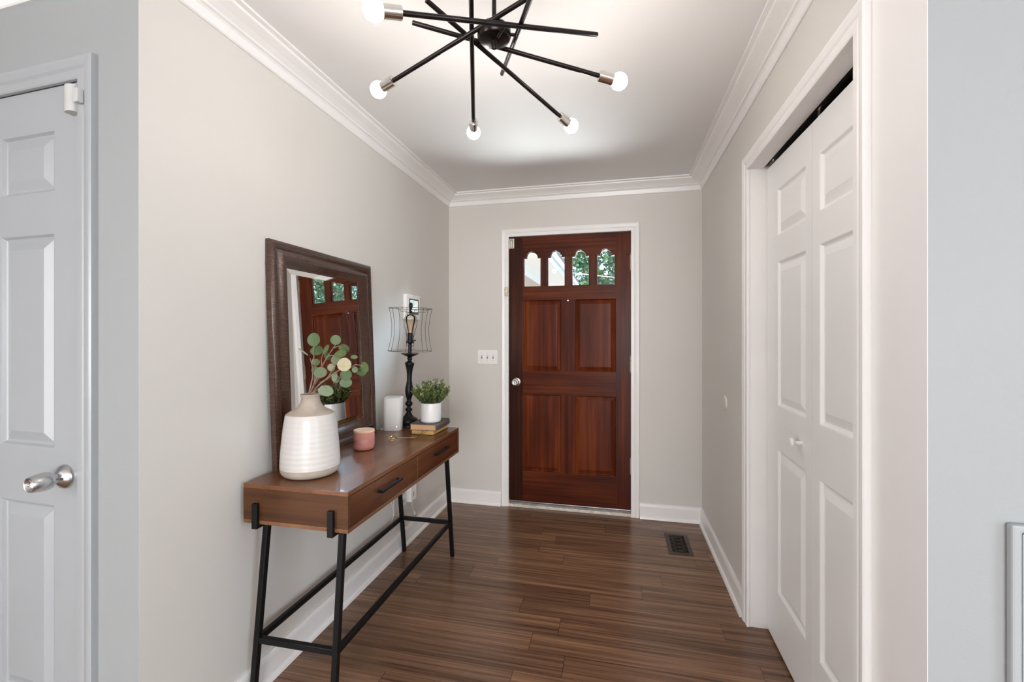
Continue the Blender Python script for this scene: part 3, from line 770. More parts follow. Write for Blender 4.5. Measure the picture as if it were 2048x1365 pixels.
# ------------------------------------------------------------------ sputnik chandelier
HB = Vector((-0.343, 1.25, 0))
ch = empty('chandelier', (HB.x, HB.y, CZ), 'black six-armed starburst chandelier with lit bare globe bulbs under the ceiling', 'chandelier')
obj('canopy', MB().lathe([(0, 0), (0.062, 0), (0.062, -.010), (0.055, -.020), (0.015, -.024), (0, -.024)], (HB.x, HB.y, CZ), (0, 0, 1), 32), 'fixture_black', ch, smooth=True)
obj('down_rod', MB().tube([(HB.x, HB.y, CZ - .02), (HB.x, HB.y, 2.225)], .0065, 14), 'fixture_black', ch, smooth=True)
obj('hub', MB().lathe([(0, 2.168), (0.008, 2.168), (0.009, 2.172), (0.030, 2.174), (0.044, 2.178), (0.048, 2.186), (0.048, 2.206), (0.042, 2.213), (0.012, 2.219), (0, 2.219)], (HB.x, HB.y, 0), (0, 0, 1), 36), 'fixture_black', ch, smooth=True)
obj('hub_nut', MB().lathe([(0, 2.152), (0.006, 2.152), (0.0075, 2.156), (0.0075, 2.170), (0, 2.170)], (HB.x, HB.y, 0), (0, 0, 1), 18), 'fixture_black', ch, smooth=True)
ARMS = [((-0.567, 0.977, 2.108), (-0.056, 1.363, 2.223)), ((-0.752, 1.324, 2.124), (-0.128, 1.145, 2.243)),
        ((-0.538, 1.661, 2.112), (-0.346, 1.043, 2.243)), ((-0.163, 1.666, 2.100), (-0.503, 1.136, 2.237)),
        ((0.008, 1.439, 2.117), (-0.583, 1.22, 2.245)), ((-0.136, 0.933, 2.137), (-0.392, 1.531, 2.245))]
for A, B in ARMS:
    A = Vector(A); B = Vector(B); d = (B - A).normalized()
    rod0 = A + d * .066
    arm = obj('arm', MB().tube([rod0, B - d * .001, B], [.0068, .0068, .0060], 16), 'fixture_black', ch, smooth=True)
    # stud that ties the rod to the hub
    w = HB - A; dd = Vector((d.x, d.y, 0)); tt = (w.x * dd.x + w.y * dd.y) / dd.length_squared
    P = A + d * tt; Hc = Vector((HB.x, HB.y, P.z)); 
    obj('stud', MB().tube([P, Hc + (P - Hc).normalized() * .03 if (P - Hc).length > .03 else Hc], .0045, 10), 'fixture_black', arm, smooth=True)
    obj('socket_cup', MB().lathe([(0, -.066), (0.012, -.068), (0.0165, -.066), (0.0165, -.020), (0.0150, -.018), (0.0, -.018)], A, -d, 24), 'chrome', arm, smooth=True)
    obj('bulb', MB().lathe([(0.010, -.030), (0.0115, -.024)] + [(0.026 * sin(pi * k / 12), -0.026 * cos(pi * k / 12)) for k in range(2, 12)] + [(0, 0.026)], A, -d, 24), 'bulb', arm, smooth=True, label='lit globe bulb')

# ------------------------------------------------------------------ console table
TZ = 0.804
tb = empty('console_table', (-1.075, 1.88, 0), 'long brown wooden console table on black metal legs against the left wall', 'console table')
tx0, tx1, ty0, ty1, zb_ = -1.285, -0.870, 1.335, 2.415, 0.665
mb = MB(); mb.box(tx0, tx1, ty0, ty1, TZ - .016, TZ); obj('tabletop', mb, 'tbl_top', tb, bevel=0.0015)
for ya_ in (ty0, ty1 - .015): obj('side_panel', MB().box(tx0, tx1, ya_, ya_ + .015, zb_ + .014, TZ - .016), 'tbl_side', tb, bevel=0.001)
mb = MB(); mb.box(tx0, tx1, ty0, ty1, zb_, zb_ + .0135); obj('bottom_panel', mb, 'tbl_edge', tb, bevel=0.001)
mb = MB(); mb.box(tx0, tx0 + .012, ty0 + .015, ty1 - .015, zb_ + .014, TZ - .016); obj('back_panel', mb, 'tbl_side', tb)
ym = 1.878
for a, b_, ha, hb in ((ty0 + .0175, ym - .0015, 1.528, 1.692), (ym + .0015, ty1 - .0175, 2.062, 2.226)):
    mb = MB(); mb.box(tx1 - .020, tx1 - .002, a, b_, zb_ + .016, TZ - .019)
    mb.box(tx1 - .34, tx1 - .022, a + .02, a + .03, zb_ + .016, TZ - .04); mb.box(tx1 - .34, tx1 - .022, b_ - .03, b_ - .02, zb_ + .016, TZ - .04)
    dw = obj('drawer', mb, 'tbl_front', tb, bevel=0.001)
    mb = MB(); xh = tx1 + .020
    mb.box(xh - .010, xh, ha, hb, 0.735, 0.745); mb.box(tx1 - .003, xh - .005, ha, ha + .010, 0.735, 0.745); mb.box(tx1 - .003, xh - .005, hb - .010, hb, 0.735, 0.745)
    obj('handle', mb, 'black_metal', dw, bevel=0.001)
# brackets wrap round the box ends
for xa in (-1.228, -0.930):
    for sgn in (1, -1):
        e_ = ty0 if sgn > 0 else ty1
        mb = MB(); mb.box(xa - .011, xa + .011, e_ - sgn * .014, e_ - sgn * .0005, zb_ - .014, 0.739)
        mb.box(xa - .011, xa + .011, e_ - sgn * .0006, e_ + sgn * .075, zb_ - .014, zb_ - .0005)
        obj('bracket', mb, 'black_metal', tb, bevel=0.002)
LEGS = [((-1.236, 1.395, zb_ - .001), (-1.272, 1.362, 0.004)), ((-0.922, 1.385, zb_ - .001), (-0.955, 1.375, 0.004)),
        ((-1.228, 2.365, zb_ - .001), (-1.268, 2.540, 0.004)), ((-0.925, 2.365, zb_ - .001), (-0.958, 2.545, 0.004))]
def lp(i, z):
    a, b_ = Vector(LEGS[i][0]), Vector(LEGS[i][1]); return a + (b_ - a) * ((a.z - z) / (a.z - b_.z))
for i, (a, b_) in enumerate(LEGS):
    mb = MB().bar(a, b_, .022, .022, up=(0, 1, 0)); lg = obj('leg', mb, 'black_metal', tb, bevel=0.004)
    b2 = Vector(b_); obj('foot_cap', MB().lathe([(0.009, -.004), (0.0105, 0), (0.0105, .006), (0, .006)], b2, (0, 0, 1), 16), 'slot', lg)
zs_ = 0.232
for i, j in ((0, 1), (2, 3), (0, 2), (1, 3)):
    a, b_ = lp(i, zs_), lp(j, zs_); d = (b_ - a).normalized() * .011
    obj('stretcher', MB().bar(a + d, b_ - d, .018, .022), 'black_metal', tb, bevel=0.002)

# ------------------------------------------------------------------ leaning mirror
lean = 0.035
YM0, YM1, HM = 1.462, 2.182, 0.895
xb = -1.246
th = atan2(0.036, HM)
mr = empty('wall_mirror', (xb, (YM0 + YM1) / 2, TZ), 'rectangular mirror in a wide ribbed bronze frame leaning on the left wall', 'mirror', rot=(0, -th, 0))
# local frame: y across, z up, x = off the wall (0 is the back plane is at -0.035)
FW = 0.100
prof = [(0, -.030), (0, -.010), (.002, -.004), (.008, .001), (.015, .003), (.022, .002), (.028, -.002), (.032, -.007), (.034, -.0085), (.037, -.007), (.044, -.0015), (.051, .0040), (.056, .0065), (.062, .0072), (.068, .0058), (.075, .001), (.082, -.005), (.089, -.011), (.092, -.0135), (.095, -.0135), (FW, -.018), (FW, -.030)]
hw = (YM1 - YM0) / 2
cor = [((-hw, 0), (1, 1)), ((hw, 0), (-1, 1)), ((hw, HM), (-1, -1)), ((-hw, HM), (1, -1))]
mb = MB(); k = len(prof); v = []
for (y_, z_), (sy, sz) in cor:
    for o_, d in prof: v.append((d, y_ + sy * o_, z_ + sz * o_))
for i in range(4):
    f = [[i * k + j, i * k + j + 1, ((i + 1) % 4) * k + j + 1, ((i + 1) % 4) * k + j] for j in range(k - 1)]
    mb.add([], [], 0)
    for q in f: mb.f.append(q); mb.mi.append(1 if i in (0, 2) else 0); mb.tint.append(None)
mb.v = v
fo = obj('frame', mb, ['frame_z', 'frame_y'], mr, smooth=True, auto=60, local=True)
mb = MB(); gi = FW - .004; bvl = 0.026
c0 = [(-hw + gi, gi), (hw - gi, gi), (hw - gi, HM - gi), (-hw + gi, HM - gi)]
c1 = [(-hw + gi + bvl, gi + bvl), (hw - gi - bvl, gi + bvl), (hw - gi - bvl, HM - gi - bvl), (-hw + gi + bvl, HM - gi - bvl)]
v = [(-.0195, a, b_) for a, b_ in c0] + [(-.0170, a, b_) for a, b_ in c1] + [(-.024, a, b_) for a, b_ in c0]
mb.add(v, [(4, 5, 6, 7)] + [(i, (i + 1) % 4, 4 + (i + 1) % 4, 4 + i) for i in range(4)] + [(i, (i + 1) % 4, 8 + (i + 1) % 4, 8 + i) for i in range(4)] + [(8, 9, 10, 11)])
obj('mirror_glass', mb, 'mirror', mr, local=True)
obj('backing', MB().box(-.030, -.0245, -hw + .01, hw - .01, .01, HM - .01), 'dark', mr, local=True)

# ------------------------------------------------------------------ vase and eucalyptus
vc = (-1.128, 1.487, TZ)
va = empty('vase', vc, 'large white ribbed ceramic vase with bare stoneware neck on the console table', 'vase')
body = [(0.0, 0.001), (0.080, 0.001), (0.092, 0.004), (0.1005, 0.012), (0.1045, 0.022), (0.1055, 0.034)]
mid = [(0.1055, 0.034), (0.1048, 0.060), (0.1035, 0.085), (0.1015, 0.11), (0.0990, 0.135), (0.0965, 0.16), (0.0935, 0.185), (0.0905, 0.205), (0.0880, 0.222), (0.0855, 0.2285)]
nk = [(0.0855, 0.2285), (0.074, 0.236), (0.058, 0.244), (0.046, 0.253), (0.0385, 0.264), (0.0345, 0.275), (0.0325, 0.283), (0.0330, 0.290), (0.0365, 0.2955), (0.0372, 0.299), (0.0345, 0.3015), (0.0310, 0.300), (0.0285, 0.290), (0.0285, 0.27), (0.035, 0.25), (0.0, 0.245)]
obj('vase_foot', MB().lathe(body, vc, n=64), 'stoneware', va, smooth=True)
obj('vase_body', MB().lathe(mid, vc, n=64), 'glaze', va, smooth=True)
for ff in va.children:
    pass
obj('vase_neck', MB().lathe(nk, vc, n=64), 'stoneware', va, smooth=True)

# camera-facing basis used only to lay the spray out as it fans over the vase
rt = Vector((cos(radians(13.07)), sin(radians(13.07)), 0)); fw = Vector((-sin(radians(13.07)), cos(radians(13.07)), 0)); upv = Vector((0, 0, 1))
VR = Vector((-1.128, 1.487, TZ + .298))
px = 0.000221
def ev(a, b_, dep=0.0):
    """spray sketch units (from the vase mouth) to space; the spray fans out in a shallow bowl"""
    return VR + rt * ((a - 725) * px) + upv * ((1290 - b_) * px) + (fw * dep + Vector((0.25, 0, 0)) * 0)
eu = empty('eucalyptus_spray', VR - Vector((0, 0, .06)), 'spray of round-leaved silver-dollar eucalyptus standing in the white vase', 'foliage')
ST = [[(715, 1500, 0), (690, 1290, 0), (760, 1000, .0), (765, 860, .0), (760, 740, -.01), (745, 660, -.015)],
      [(760, 740, -.01), (795, 640, -.005), (805, 560, -.02), (825, 460, -.02)],
      [(725, 1500, 0), (710, 1270, .005), (790, 1020, .015), (880, 800, .02), (980, 640, .02), (1085, 480, .02), (1120, 430, .02)],
      [(880, 800, .02), (890, 700, .01), (930, 600, .0), (990, 500, 0)],
      [(1085, 490, .02), (1150, 460, .03), (1230, 500, .03)], [(990, 630, .02), (1100, 620, .01), (1260, 600, .0)],
      [(735, 1500, 0), (775, 1260, -.01), (880, 1130, -.015), (1010, 1030, -.02), (1150, 930, -.02), (1270, 850, -.03), (1360, 780, -.04)],
      [(1010, 1040, -.02), (1060, 960, -.01), (1090, 880, 0), (1160, 760, .01), (1215, 670, .015)],
      [(1270, 850, -.03), (1420, 830, -.01), (1490, 775, .0), (1570, 785, .0), (1640, 820, .0)],
      [(775, 1270, -.01), (900, 1190, -.03), (1010, 1110, -.045), (1090, 1160, -.05)], [(790, 1100, .01), (870, 1010, 0), (930, 930, -.02)],
      [(1150, 930, -.02), (1240, 990, -.01), (1320, 1060, 0)]]
mb = MB()
for q in ST:
    pts = [ev(*p) for p in q]; r0 = .0036 if q[0][1] > 1400 else .0021
    mb.tube(pts, [r0 + (0.0010 - r0) * i / (len(pts) - 1) for i in range(len(pts))], 7)
obj('stem', mb, 'stem', eu, smooth=True)
def leafdisc(mb, c, n, up_, rx, ry, tint, cup=0.12):
    n = n.normalized(); x = up_.cross(n).normalized(); y = n.cross(x).normalized()
    N = 16; v = [c - n * cup * rx * .5]; 
    inner = []; outer = []
    for k in range(N):
        a = 2 * pi * k / N; tip = 1 + 0.10 * max(0, sin(a)) ** 3
        inner.append(c + x * rx * .55 * cos(a) + y * ry * .55 * sin(a) * tip - n * cup * rx * .3)
        outer.append(c + x * rx * cos(a) + y * ry * sin(a) * tip + n * cup * rx * (.2 + .35 * cos(2 * a)))
    v += inner + outer
    f = [(0, 1 + k, 1 + (k + 1) % N) for k in range(N)] + [(1 + k, 1 + N + k, 1 + N + (k + 1) % N, 1 + (k + 1) % N) for k in range(N)]
    mb.add(v, f, 0, tint)
    v2 = [p - n * .0005 for p in v]; mb.add(v2, [tuple(reversed(q)) for q in f], 0, min(1, tint + .12))
LV = [(820, 350, 110, 112, 0, -.02, .38), (1120, 355, 88, 84, 0, .02, .33), (830, 535, 112, 80, 10, .0, .12), (985, 520, 42, 92, -32, 0, .30), (665, 552, 108, 14, -35, -.03, .75),
      (1250, 505, 110, 72, -15, .03, .16), (1240, 590, 118, 64, 12, .0, .22), (1130, 705, 82, 84, 0, .015, .72), (1370, 765, 112, 112, 0, -.04, .97), (1440, 650, 62, 34, 0, .02, .25),
      (1650, 825, 78, 92, 0, .0, .28), (1560, 905, 92, 72, -20, .02, .18), (935, 905, 128, 88, 15, -.02, .68), (1350, 945, 118, 86, 0, -.01, .45), (1170, 985, 50, 72, 0, -.02, .70),
      (1330, 1085, 108, 82, 0, .0, .52), (1080, 1200, 132, 86, -8, -.05, .70), (1500, 860, 52, 52, 0, -.01, .66), (1060, 830, 62, 66, 20, .01, .85), (1110, 1040, 60, 66, 0, .03, .62),
      (900, 640, 60, 70, 10, .06, .2), (1200, 830, 66, 60, 30, .06, .3), (1000, 980, 70, 60, -30, .07, .4), (640, 760, 70, 60, 20, .09, .3), (600, 900, 62, 66, 0, .10, .22), (700, 1010, 60, 60, 0, .08, .4)]
mb = MB()
for (a, b_, rx, ry, rot, dep, ti) in LV:
    c = ev(a, b_, dep); ra = radians(rot)
    n = -fw + rt * random.uniform(-.3, .3) + upv * random.uniform(-.25, .35)
    up_ = upv * cos(ra) + rt * sin(-ra)
    leafdisc(mb, c, n, up_, rx * px, ry * px, ti)
obj('leaves', mb, 'euc', eu, smooth=True)
# twigs for the leaves on the wall side
mb = MB()
for (a, b_, dep, a2, b2, d2_) in ((740, 1200, .02, 640, 760, .09), (720, 1150, .03, 600, 900, .10), (760, 1100, .02, 900, 640, .06), (830, 1100, .02, 1200, 830, .06), (740, 1200, .02, 700, 1010, .08), (830, 1100, .02, 1000, 980, .07)):
    mb.tube([ev(a, b_, dep), ev((a + a2) / 2, (b_ + b2) / 2 + 20, (dep + d2_) / 2), ev(a2, b2, d2_)], .0010, 6)
obj('stem', mb, 'stem', eu, smooth=True)

# ------------------------------------------------------------------ candle
cc = (-1.128, 1.858, TZ)
ca = empty('candle_jar', cc, 'small pink ribbed candle jar with a pale wooden lid on the console table', 'candle')
rib = lambda a: 1 + 0.012 * cos(a * 52)
obj('jar', MB().lathe([(0.0, 0), (0.030, 0), (0.040, .004), (0.0445, .012), (0.0458, .022), (0.0458, .028)], cc, n=208, wob=rib), 'candle', ca, smooth=True)
obj('jar_band', MB().lathe([(0.0462, .028), (0.0464, .030), (0.0464, .050), (0.0462, .052)], cc, n=64), 'candle_band', ca, smooth=True)
obj('jar', MB().lathe([(0.0458, .052), (0.0460, .080), (0.0455, .082), (0.040, .082)], cc, n=208, wob=rib), 'candle', ca, smooth=True)
obj('lid', MB().lathe([(0.0, .082), (0.0460, .082), (0.0465, .084), (0.0465, .088), (0.0455, .0905), (0.0, .0905)], cc, n=64), 'lid', ca, smooth=True)

# ------------------------------------------------------------------ router
ro = empty('wifi_router', (-1.206, 2.280, TZ), 'white upright rounded home router standing between mirror and lamp', 'router', rot=(0, 0, radians(16)))
def rr_(w, d, r_, n=8):
    pts = []
    for cx, cy, a0 in ((w - r_, d - r_, 0), (-w + r_, d - r_, 90), (-w + r_, -d + r_, 180), (w - r_, -d + r_, 270)):
        for k in range(n + 1): a = radians(a0 + 90 * k / n); pts.append((cx + r_ * cos(a), cy + r_ * sin(a)))
    return pts
def loft(mb, secs):
    n = len(secs[0]); v = [p for s_ in secs for p in s_]
    f = [[i * n + k, i * n + (k + 1) % n, (i + 1) * n + (k + 1) % n, (i + 1) * n + k] for i in range(len(secs) - 1) for k in range(n)]
    f.append(list(range(n))[::-1]); f.append([(len(secs) - 1) * n + k for k in range(n)]); return mb.add(v, f)
mb = MB(); secs = []
for z, sc, lx in ((0.0, .96, 0), (0.003, 1.0, 0), (0.10, 1.0, .002), (0.172, 1.0, .004), (0.178, .985, .004)):
    secs.append([(x * sc + lx, y * sc, z + (0.006 * (y / .04) if z > .15 else 0)) for x, y in rr_(.052, .032, .024)])
loft(mb, secs); obj('router_body', mb, 'router', ro, smooth=True, auto=50, local=True)
mb = MB(); loft(mb, [[(x * s_ + .004, y * s_, z_ + 0.006 * (y / .04)) for x, y in rr_(.052, .032, .024)] for s_, z_ in ((.94, .1775), (.92, .1795), (.90, .1798))])
obj('router_cap', mb, 'router', ro, smooth=True, local=True)
obj('status_light', MB().sphere((.026, -.0315, .022), .0016, 8, 6), 'led', ro, local=True)

# ------------------------------------------------------------------ lamp
lc = (-1.166, 2.388, TZ)
la = empty('table_lamp', lc, 'black turned table lamp with a bare wire shade frame and clear filament bulb', 'lamp', rot=(0, radians(1.2), 0))
bp = [(0, 0), (0.052, 0), (0.054, .004), (0.053, .010), (0.049, .013), (0.050, .020), (0.054, .027), (0.0545, .032), (0.052, .040), (0.044, .047), (0.032, .054), (0.022, .064), (0.017, .074), (0.013, .080), (0.0125, .084), (0.019, .090), (0.0205, .096), (0.018, .102), (0.011, .108), (0.0105, .114), (0.018, .121), (0.0215, .128), (0.0205, .136), (0.013, .143), (0.0115, .150), (0.016, .165), (0.021, .182), (0.0235, .200), (0.0225, .218), (0.018, .240), (0.0145, .260), (0.0140, .275), (0.0150, .300), (0.0180, .325), (0.0225, .345), (0.0265, .357), (0.0270, .363), (0.0230, .369), (0.0130, .374), (0.0110, .380), (0.0140, .386), (0.0150, .390), (0.0120, .396), (0.0200, .402), (0.0380, .410), (0.0500, .416), (0.0505, .419), (0.0160, .419), (0.0105, .421), (0.0105, .470), (0, .472)]
obj('lamp_base', MB().lathe(bp, n=40), 'lamp_black', la, smooth=True, local=True, auto=50)
obj('socket', MB().lathe([(0, .470), (0.008, .470), (0.015, .478), (0.0165, .484), (0.0165, .500), (0.0155, .502), (0.0160, .522), (0.0150, .534), (0.0135, .538), (0, .538)], n=24), 'lamp_black', la, smooth=True, local=True)
obj('switch_knob', MB().tube([(.014, 0, .494), (.026, 0, .494), (.027, 0, .494), (.033, 0, .494)], [.0015, .0015, .0045, .0045], 10), 'lamp_black', la, smooth=True, local=True)
hp = []
for k in range(25):
    a = pi * k / 24; hx = -cos(a); z = .478 + .168 * sin(a) ** 0.7 if False else None
H_ = [(.0155, .462), (.0200, .468), (.0205, .485), (.0200, .510), (.026, .540), (.036, .575), (.0385, .595), (.036, .618), (.028, .638), (.014, .650), (0, .652)]
pts = [(-x, 0, z) for x, z in H_] + [(x, 0, z) for x, z in reversed(H_[:-1])]
hm = MB().tube(pts, .0014, 8); hm.tube([(-.0155, 0, .462), (0, 0, .460), (.0155, 0, .462)], .0014, 8)
for sx in (-1, 1): hm.tube([(sx * .0203, 0, .476), (sx * .0203, 0, .490)], .0035, 10)
hm.xf(Matrix.Rotation(radians(8), 4, 'Z'))
obj('harp', hm, 'wire', la, smooth=True, local=True)
obj('finial', MB().lathe([(0.004, .648), (0.009, .654), (0.0095, .660), (0.005, .664), (0.004, .670), (0.0085, .678), (0.0115, .690), (0.0110, .700), (0.0075, .709), (0, .713)], n=20), 'lamp_black', la, smooth=True, local=True)
bl = obj('filament_bulb', MB().lathe([(0.013, .538), (0.0135, .548), (0.017, .566), (0.0235, .590), (0.0275, .608), (0.0285, .618), (0.0265, .630), (0.019, .640), (0.007, .6445), (0, .645)], n=28), 'bulb_glass', la, smooth=True, local=True)
fm = MB()
for k in range(8):
    a = 2 * pi * k / 8; a2 = a + pi / 8
    fm.tube([(.006 * cos(a), .006 * sin(a), .560), (.0125 * cos(a), .0125 * sin(a), .615), (.006 * cos(a2), .006 * sin(a2), .560)], .00035, 5)
fm.tube([(0, 0, .538), (0, 0, .585)], .003, 8)
obj('filament', fm, 'film', bl, smooth=True, local=True)
# bare shade frame
sh = MB()
def ring(r_, z, n=48): return [(r_ * cos(2 * pi * k / n), r_ * sin(2 * pi * k / n), z) for k in range(n)]
sh.tube(ring(.122, .677), .0015, 6, closed=True); sh.tube(ring(.124, .433), .0015, 6, closed=True); sh.tube(ring(.0125, .655, 20), .0018, 6, closed=True)
for k in range(8):
    a = 2 * pi * (k + .35) / 8
    pts = []
    for q in range(9):
        u = q / 8; rr = .124 + (.122 - .124) * u - .018 * sin(pi * u); pts.append((rr * cos(a), rr * sin(a), .433 + .244 * u))
    sh.tube(pts, .0012, 6)
for k in range(3):
    a = 2 * pi * k / 3 + .25
    sh.tube([(.0125 * cos(a), .0125 * sin(a), .655), (.085 * cos(a), .085 * sin(a), .657), (.090 * cos(a), .090 * sin(a), .668), (.122 * cos(a), .122 * sin(a), .676)], .0012, 6)
obj('shade_frame', sh, 'wire', la, smooth=True, local=True)

# ------------------------------------------------------------------ books and potted plant
def book(name, x0, x1, y0, y1, z0, h, cover, page, label, rot, ct=.003, spine=True):
    c = ((x0 + x1) / 2, (y0 + y1) / 2, z0)
    bk = empty(name, c, label, 'book', 'books under the potted plant', rot=(0, 0, rot)); w, l = (x1 - x0) / 2, (y1 - y0) / 2
    mb = MB(); mb.box(-w - .003, w + .001, -l - .003, l + .003, 0, ct); mb.box(-w - .003, w + .001, -l - .003, l + .003, h - ct, h)
    # rounded spine on the hall side
    n = 10; poly = [(w + .001, 0), (w + .001, h)] 
    sp_ = [(w + .001 + .006 * sin(pi * k / n), h * (1 - cos(pi * k / n)) / 2) for k in range(n + 1)]
    inner = [(w - .001, h - ct), (w - .001, ct)]
    if spine: mb.prism(sp_ + inner, lambda u, v_, d: (u, d, v_), -l - .003, l + .003)
    obj('cover', mb, cover, bk, smooth=True, auto=40, local=True)
    obj('pages', MB().box(-w, w - .001, -l, l, ct, h - ct), page, bk, local=True)
    return bk
book('book', -1.052, -0.928, 2.196, 2.388, TZ, .026, 'book_dark', 'pages_yellow', 'lower book with yellowed pages lying on the console table', radians(-1), spine=False)
book('book', -1.054, -0.914, 2.180, 2.372, TZ + .026, .033, 'book_grey', 'pages_tan', 'upper charcoal-covered book carrying the small potted plant', radians(1.5))
PZ = TZ + .059
pc_ = (-0.976, 2.268, PZ)
pt = empty('potted_plant', pc_, 'small white pot of bushy green boxwood on the stacked books', 'plant')
obj('pot', MB().lathe([(0, .0), (0.050, .0), (0.053, .003), (0.0548, .010), (0.0548, .098), (0.0540, .101), (0.0515, .101), (0.0510, .095), (0.0510, .086), (0, .086)], pc_, n=48), 'pot', pt, smooth=True)
obj('soil', MB().lathe([(0, .092), (0.03, .091), (0.0508, .086)], pc_, n=24), 'soil', pt)
stm = MB(); lf = MB(); rng = random.Random(5)
def smallleaf(mb, c, d, sz, tint):
    d = d.normalized(); sd = d.orthogonal().normalized(); q = Matrix.Rotation(rng.uniform(0, 6.28), 3, d); sd = q @ sd; nn = d.cross(sd)
    tip = c + d * sz; m1 = c + d * sz * .5
    v = [c, m1 + sd * sz * .33 + nn * sz * .05, tip, m1 - sd * sz * .33 + nn * sz * .05, m1 - nn * sz * .06]
    mb.add(v, [(0, 1, 4), (1, 2, 4), (2, 3, 4), (3, 0, 4)], 0, tint)
PC = Vector(pc_)
for i in range(64):
    a = rng.uniform(0, 2 * pi); e_ = rng.uniform(0.10, 1.0) ** .6
    el = radians(90 - 50 * e_); L_ = rng.uniform(.080, .108) * (0.90 if e_ > .6 else 1.15)
    if i % 9 == 0: L_ *= 1.14
    dr_ = Vector((cos(a) * cos(el), sin(a) * cos(el), sin(el)))
    b0 = PC + Vector((cos(a) * .030 * e_, sin(a) * .030 * e_, .088)); b1 = b0 + dr_ * L_ * .5 + Vector((0, 0, .004)); b2_ = b0 + dr_ * L_ + Vector((0, 0, .012))
    # keep clear of the wall side lamp
    stm.tube([b0, b1, b2_], [.0012, .0009, .0006], 5)
    nl = 19
    for k in range(nl):
        u = .22 + .78 * k / (nl - 1); p = b0.lerp(b1, u * 2) if u < .5 else b1.lerp(b2_, u * 2 - 1)
        for q in range(2):
            ph = rng.uniform(0, 6.28); o_ = dr_.orthogonal().normalized(); o_ = Matrix.Rotation(ph, 3, dr_) @ o_
            tint = min(1, max(0, .18 + .55 * u * rng.uniform(.5, 1.2) + rng.uniform(-.1, .15)))
            smallleaf(lf, p, dr_ * rng.uniform(.4, .8) + o_ * rng.uniform(.6, 1.1), rng.uniform(.011, .018), tint)
obj('stem', stm, 'stem', pt); obj('foliage', lf, 'box', pt)

# ------------------------------------------------------------------ wick trimmer
w0 = Vector((-1.078, 2.050, TZ)); 
wt = empty('wick_trimmer', w0, 'gold wick trimmer lying on the console table in front of the books', 'wick trimmer')
hz = TZ + .010
mb = MB()
P1, P2, P3 = Vector((-1.066, 2.058, hz)), Vector((-0.978, 2.082, hz + .002)), Vector((-0.962, 2.140, hz + .018))
mb.tube([P1, P2], .0020, 8); mb.tube([P1 + Vector((0, -.006, .001)), P2 + Vector((0, -.002, 0))], .0020, 8)
obj('shank', mb, 'gold', wt, smooth=True)
mb = MB()
for c, tx in ((Vector((-1.080, 2.036, hz + .004)), .35), (Vector((-1.076, 2.020, hz + .001)), -.3)):
    pts = [c + Vector((.015 * cos(a), .013 * sin(a), .009 * sin(a + tx) + .004)) for a in [2 * pi * k / 20 for k in range(20)]]
    mb.tube(pts, .0018, 7, closed=True)
    mb.tube([c + Vector((.012, .008, .006)), P1], .0018, 7)
obj('finger_loop', mb, 'gold', wt, smooth=True)
mb = MB(); mb.bar(P2, P3, .006, .0015); mb.bar(P2 + Vector((.004, -.003, 0)), P3 + Vector((.010, -.012, -.002)), .006, .0015)
mb.tube([P2 + Vector((0, 0, -.003)), P2 + Vector((0, 0, .004))], .004, 10)
mb.tube([P3 + Vector((.007 * cos(a), 0, .007 * sin(a))) for a in [2 * pi * k / 14 for k in range(14)]], .0015, 6, closed=True)
obj('blade', mb, 'gold', wt, smooth=True)

# ------------------------------------------------------------------ wall fittings
ts = empty('thermostat', (XL, 2.705, 1.43), 'white wall thermostat with a grey-green screen on the left wall behind the lamp', 'thermostat')
obj('housing', MB().box(XL, XL + .026, 2.600, 2.802, 1.428, 1.588), 'plastic', ts, bevel=0.006, bsegs=3)
bz = obj('bezel', MB().box(XL + .0255, XL + .0272, 2.634, 2.772, 1.462, 1.562), 'screen_dark', ts, bevel=0.0005)
obj('screen', MB().box(XL + .0270, XL + .0276, 2.648, 2.760, 1.478, 1.552), 'lcd', bz)
mb = MB()
for (a, b_, c, d) in ((2.665, 2.668, 1.520, 1.543), (2.680, 2.683, 1.520, 1.543), (2.668, 2.680, 1.541, 1.543), (2.668, 2.680, 1.530, 1.532), (2.690, 2.693, 1.520, 1.543), (2.693, 2.705, 1.520, 1.522), (2.693, 2.705, 1.541, 1.543), (2.705, 2.708, 1.520, 1.543), (2.655, 2.752, 1.508, 1.510), (2.662, 2.690, 1.490, 1.495), (2.705, 2.742, 1.490, 1.495)):
    mb.box(XL + .0275, XL + .0279, a, b_, c, d)
obj('segments', mb, 'lcd_text', bz)

sw = empty('light_switch', (-0.9865, YB, 1.099), 'white three-toggle light switch plate on the back wall left of the door', 'switch')
pl_ = obj('switch_plate', MB().box(-1.068, -0.905, YB - .006, YB, 1.099, 1.213), 'plastic', sw, bevel=0.003)
for xc in (-1.033, -0.9865, -0.940):
    obj('slot', MB().box(xc - .005, xc + .005, YB - .0066, YB - .005, 1.144, 1.168), 'slot', sw)
    obj('toggle', MB().bar((xc, YB - .004, 1.156), (xc, YB - .018, 1.163), .0075, .009), 'plastic', sw, bevel=0.001)
    for zz in (1.126, 1.186): obj('screw', MB().lathe([(0.003, 0), (0.003, .0012), (0, .0015)], (xc, YB - .006, zz), (0, -1, 0), 10), 'satin', sw)

wc = empty('wall_cover', (XR, 2.700, 0.952), 'small round white blank cover on the right wall before the closet', 'cover plate')
obj('disc', MB().lathe([(0, .007), (0.030, .007), (0.036, .005), (0.0395, .0), ][::-1], (XR, 2.700, 0.952), (-1, 0, 0), 40), 'plastic_ivory', wc, smooth=True)

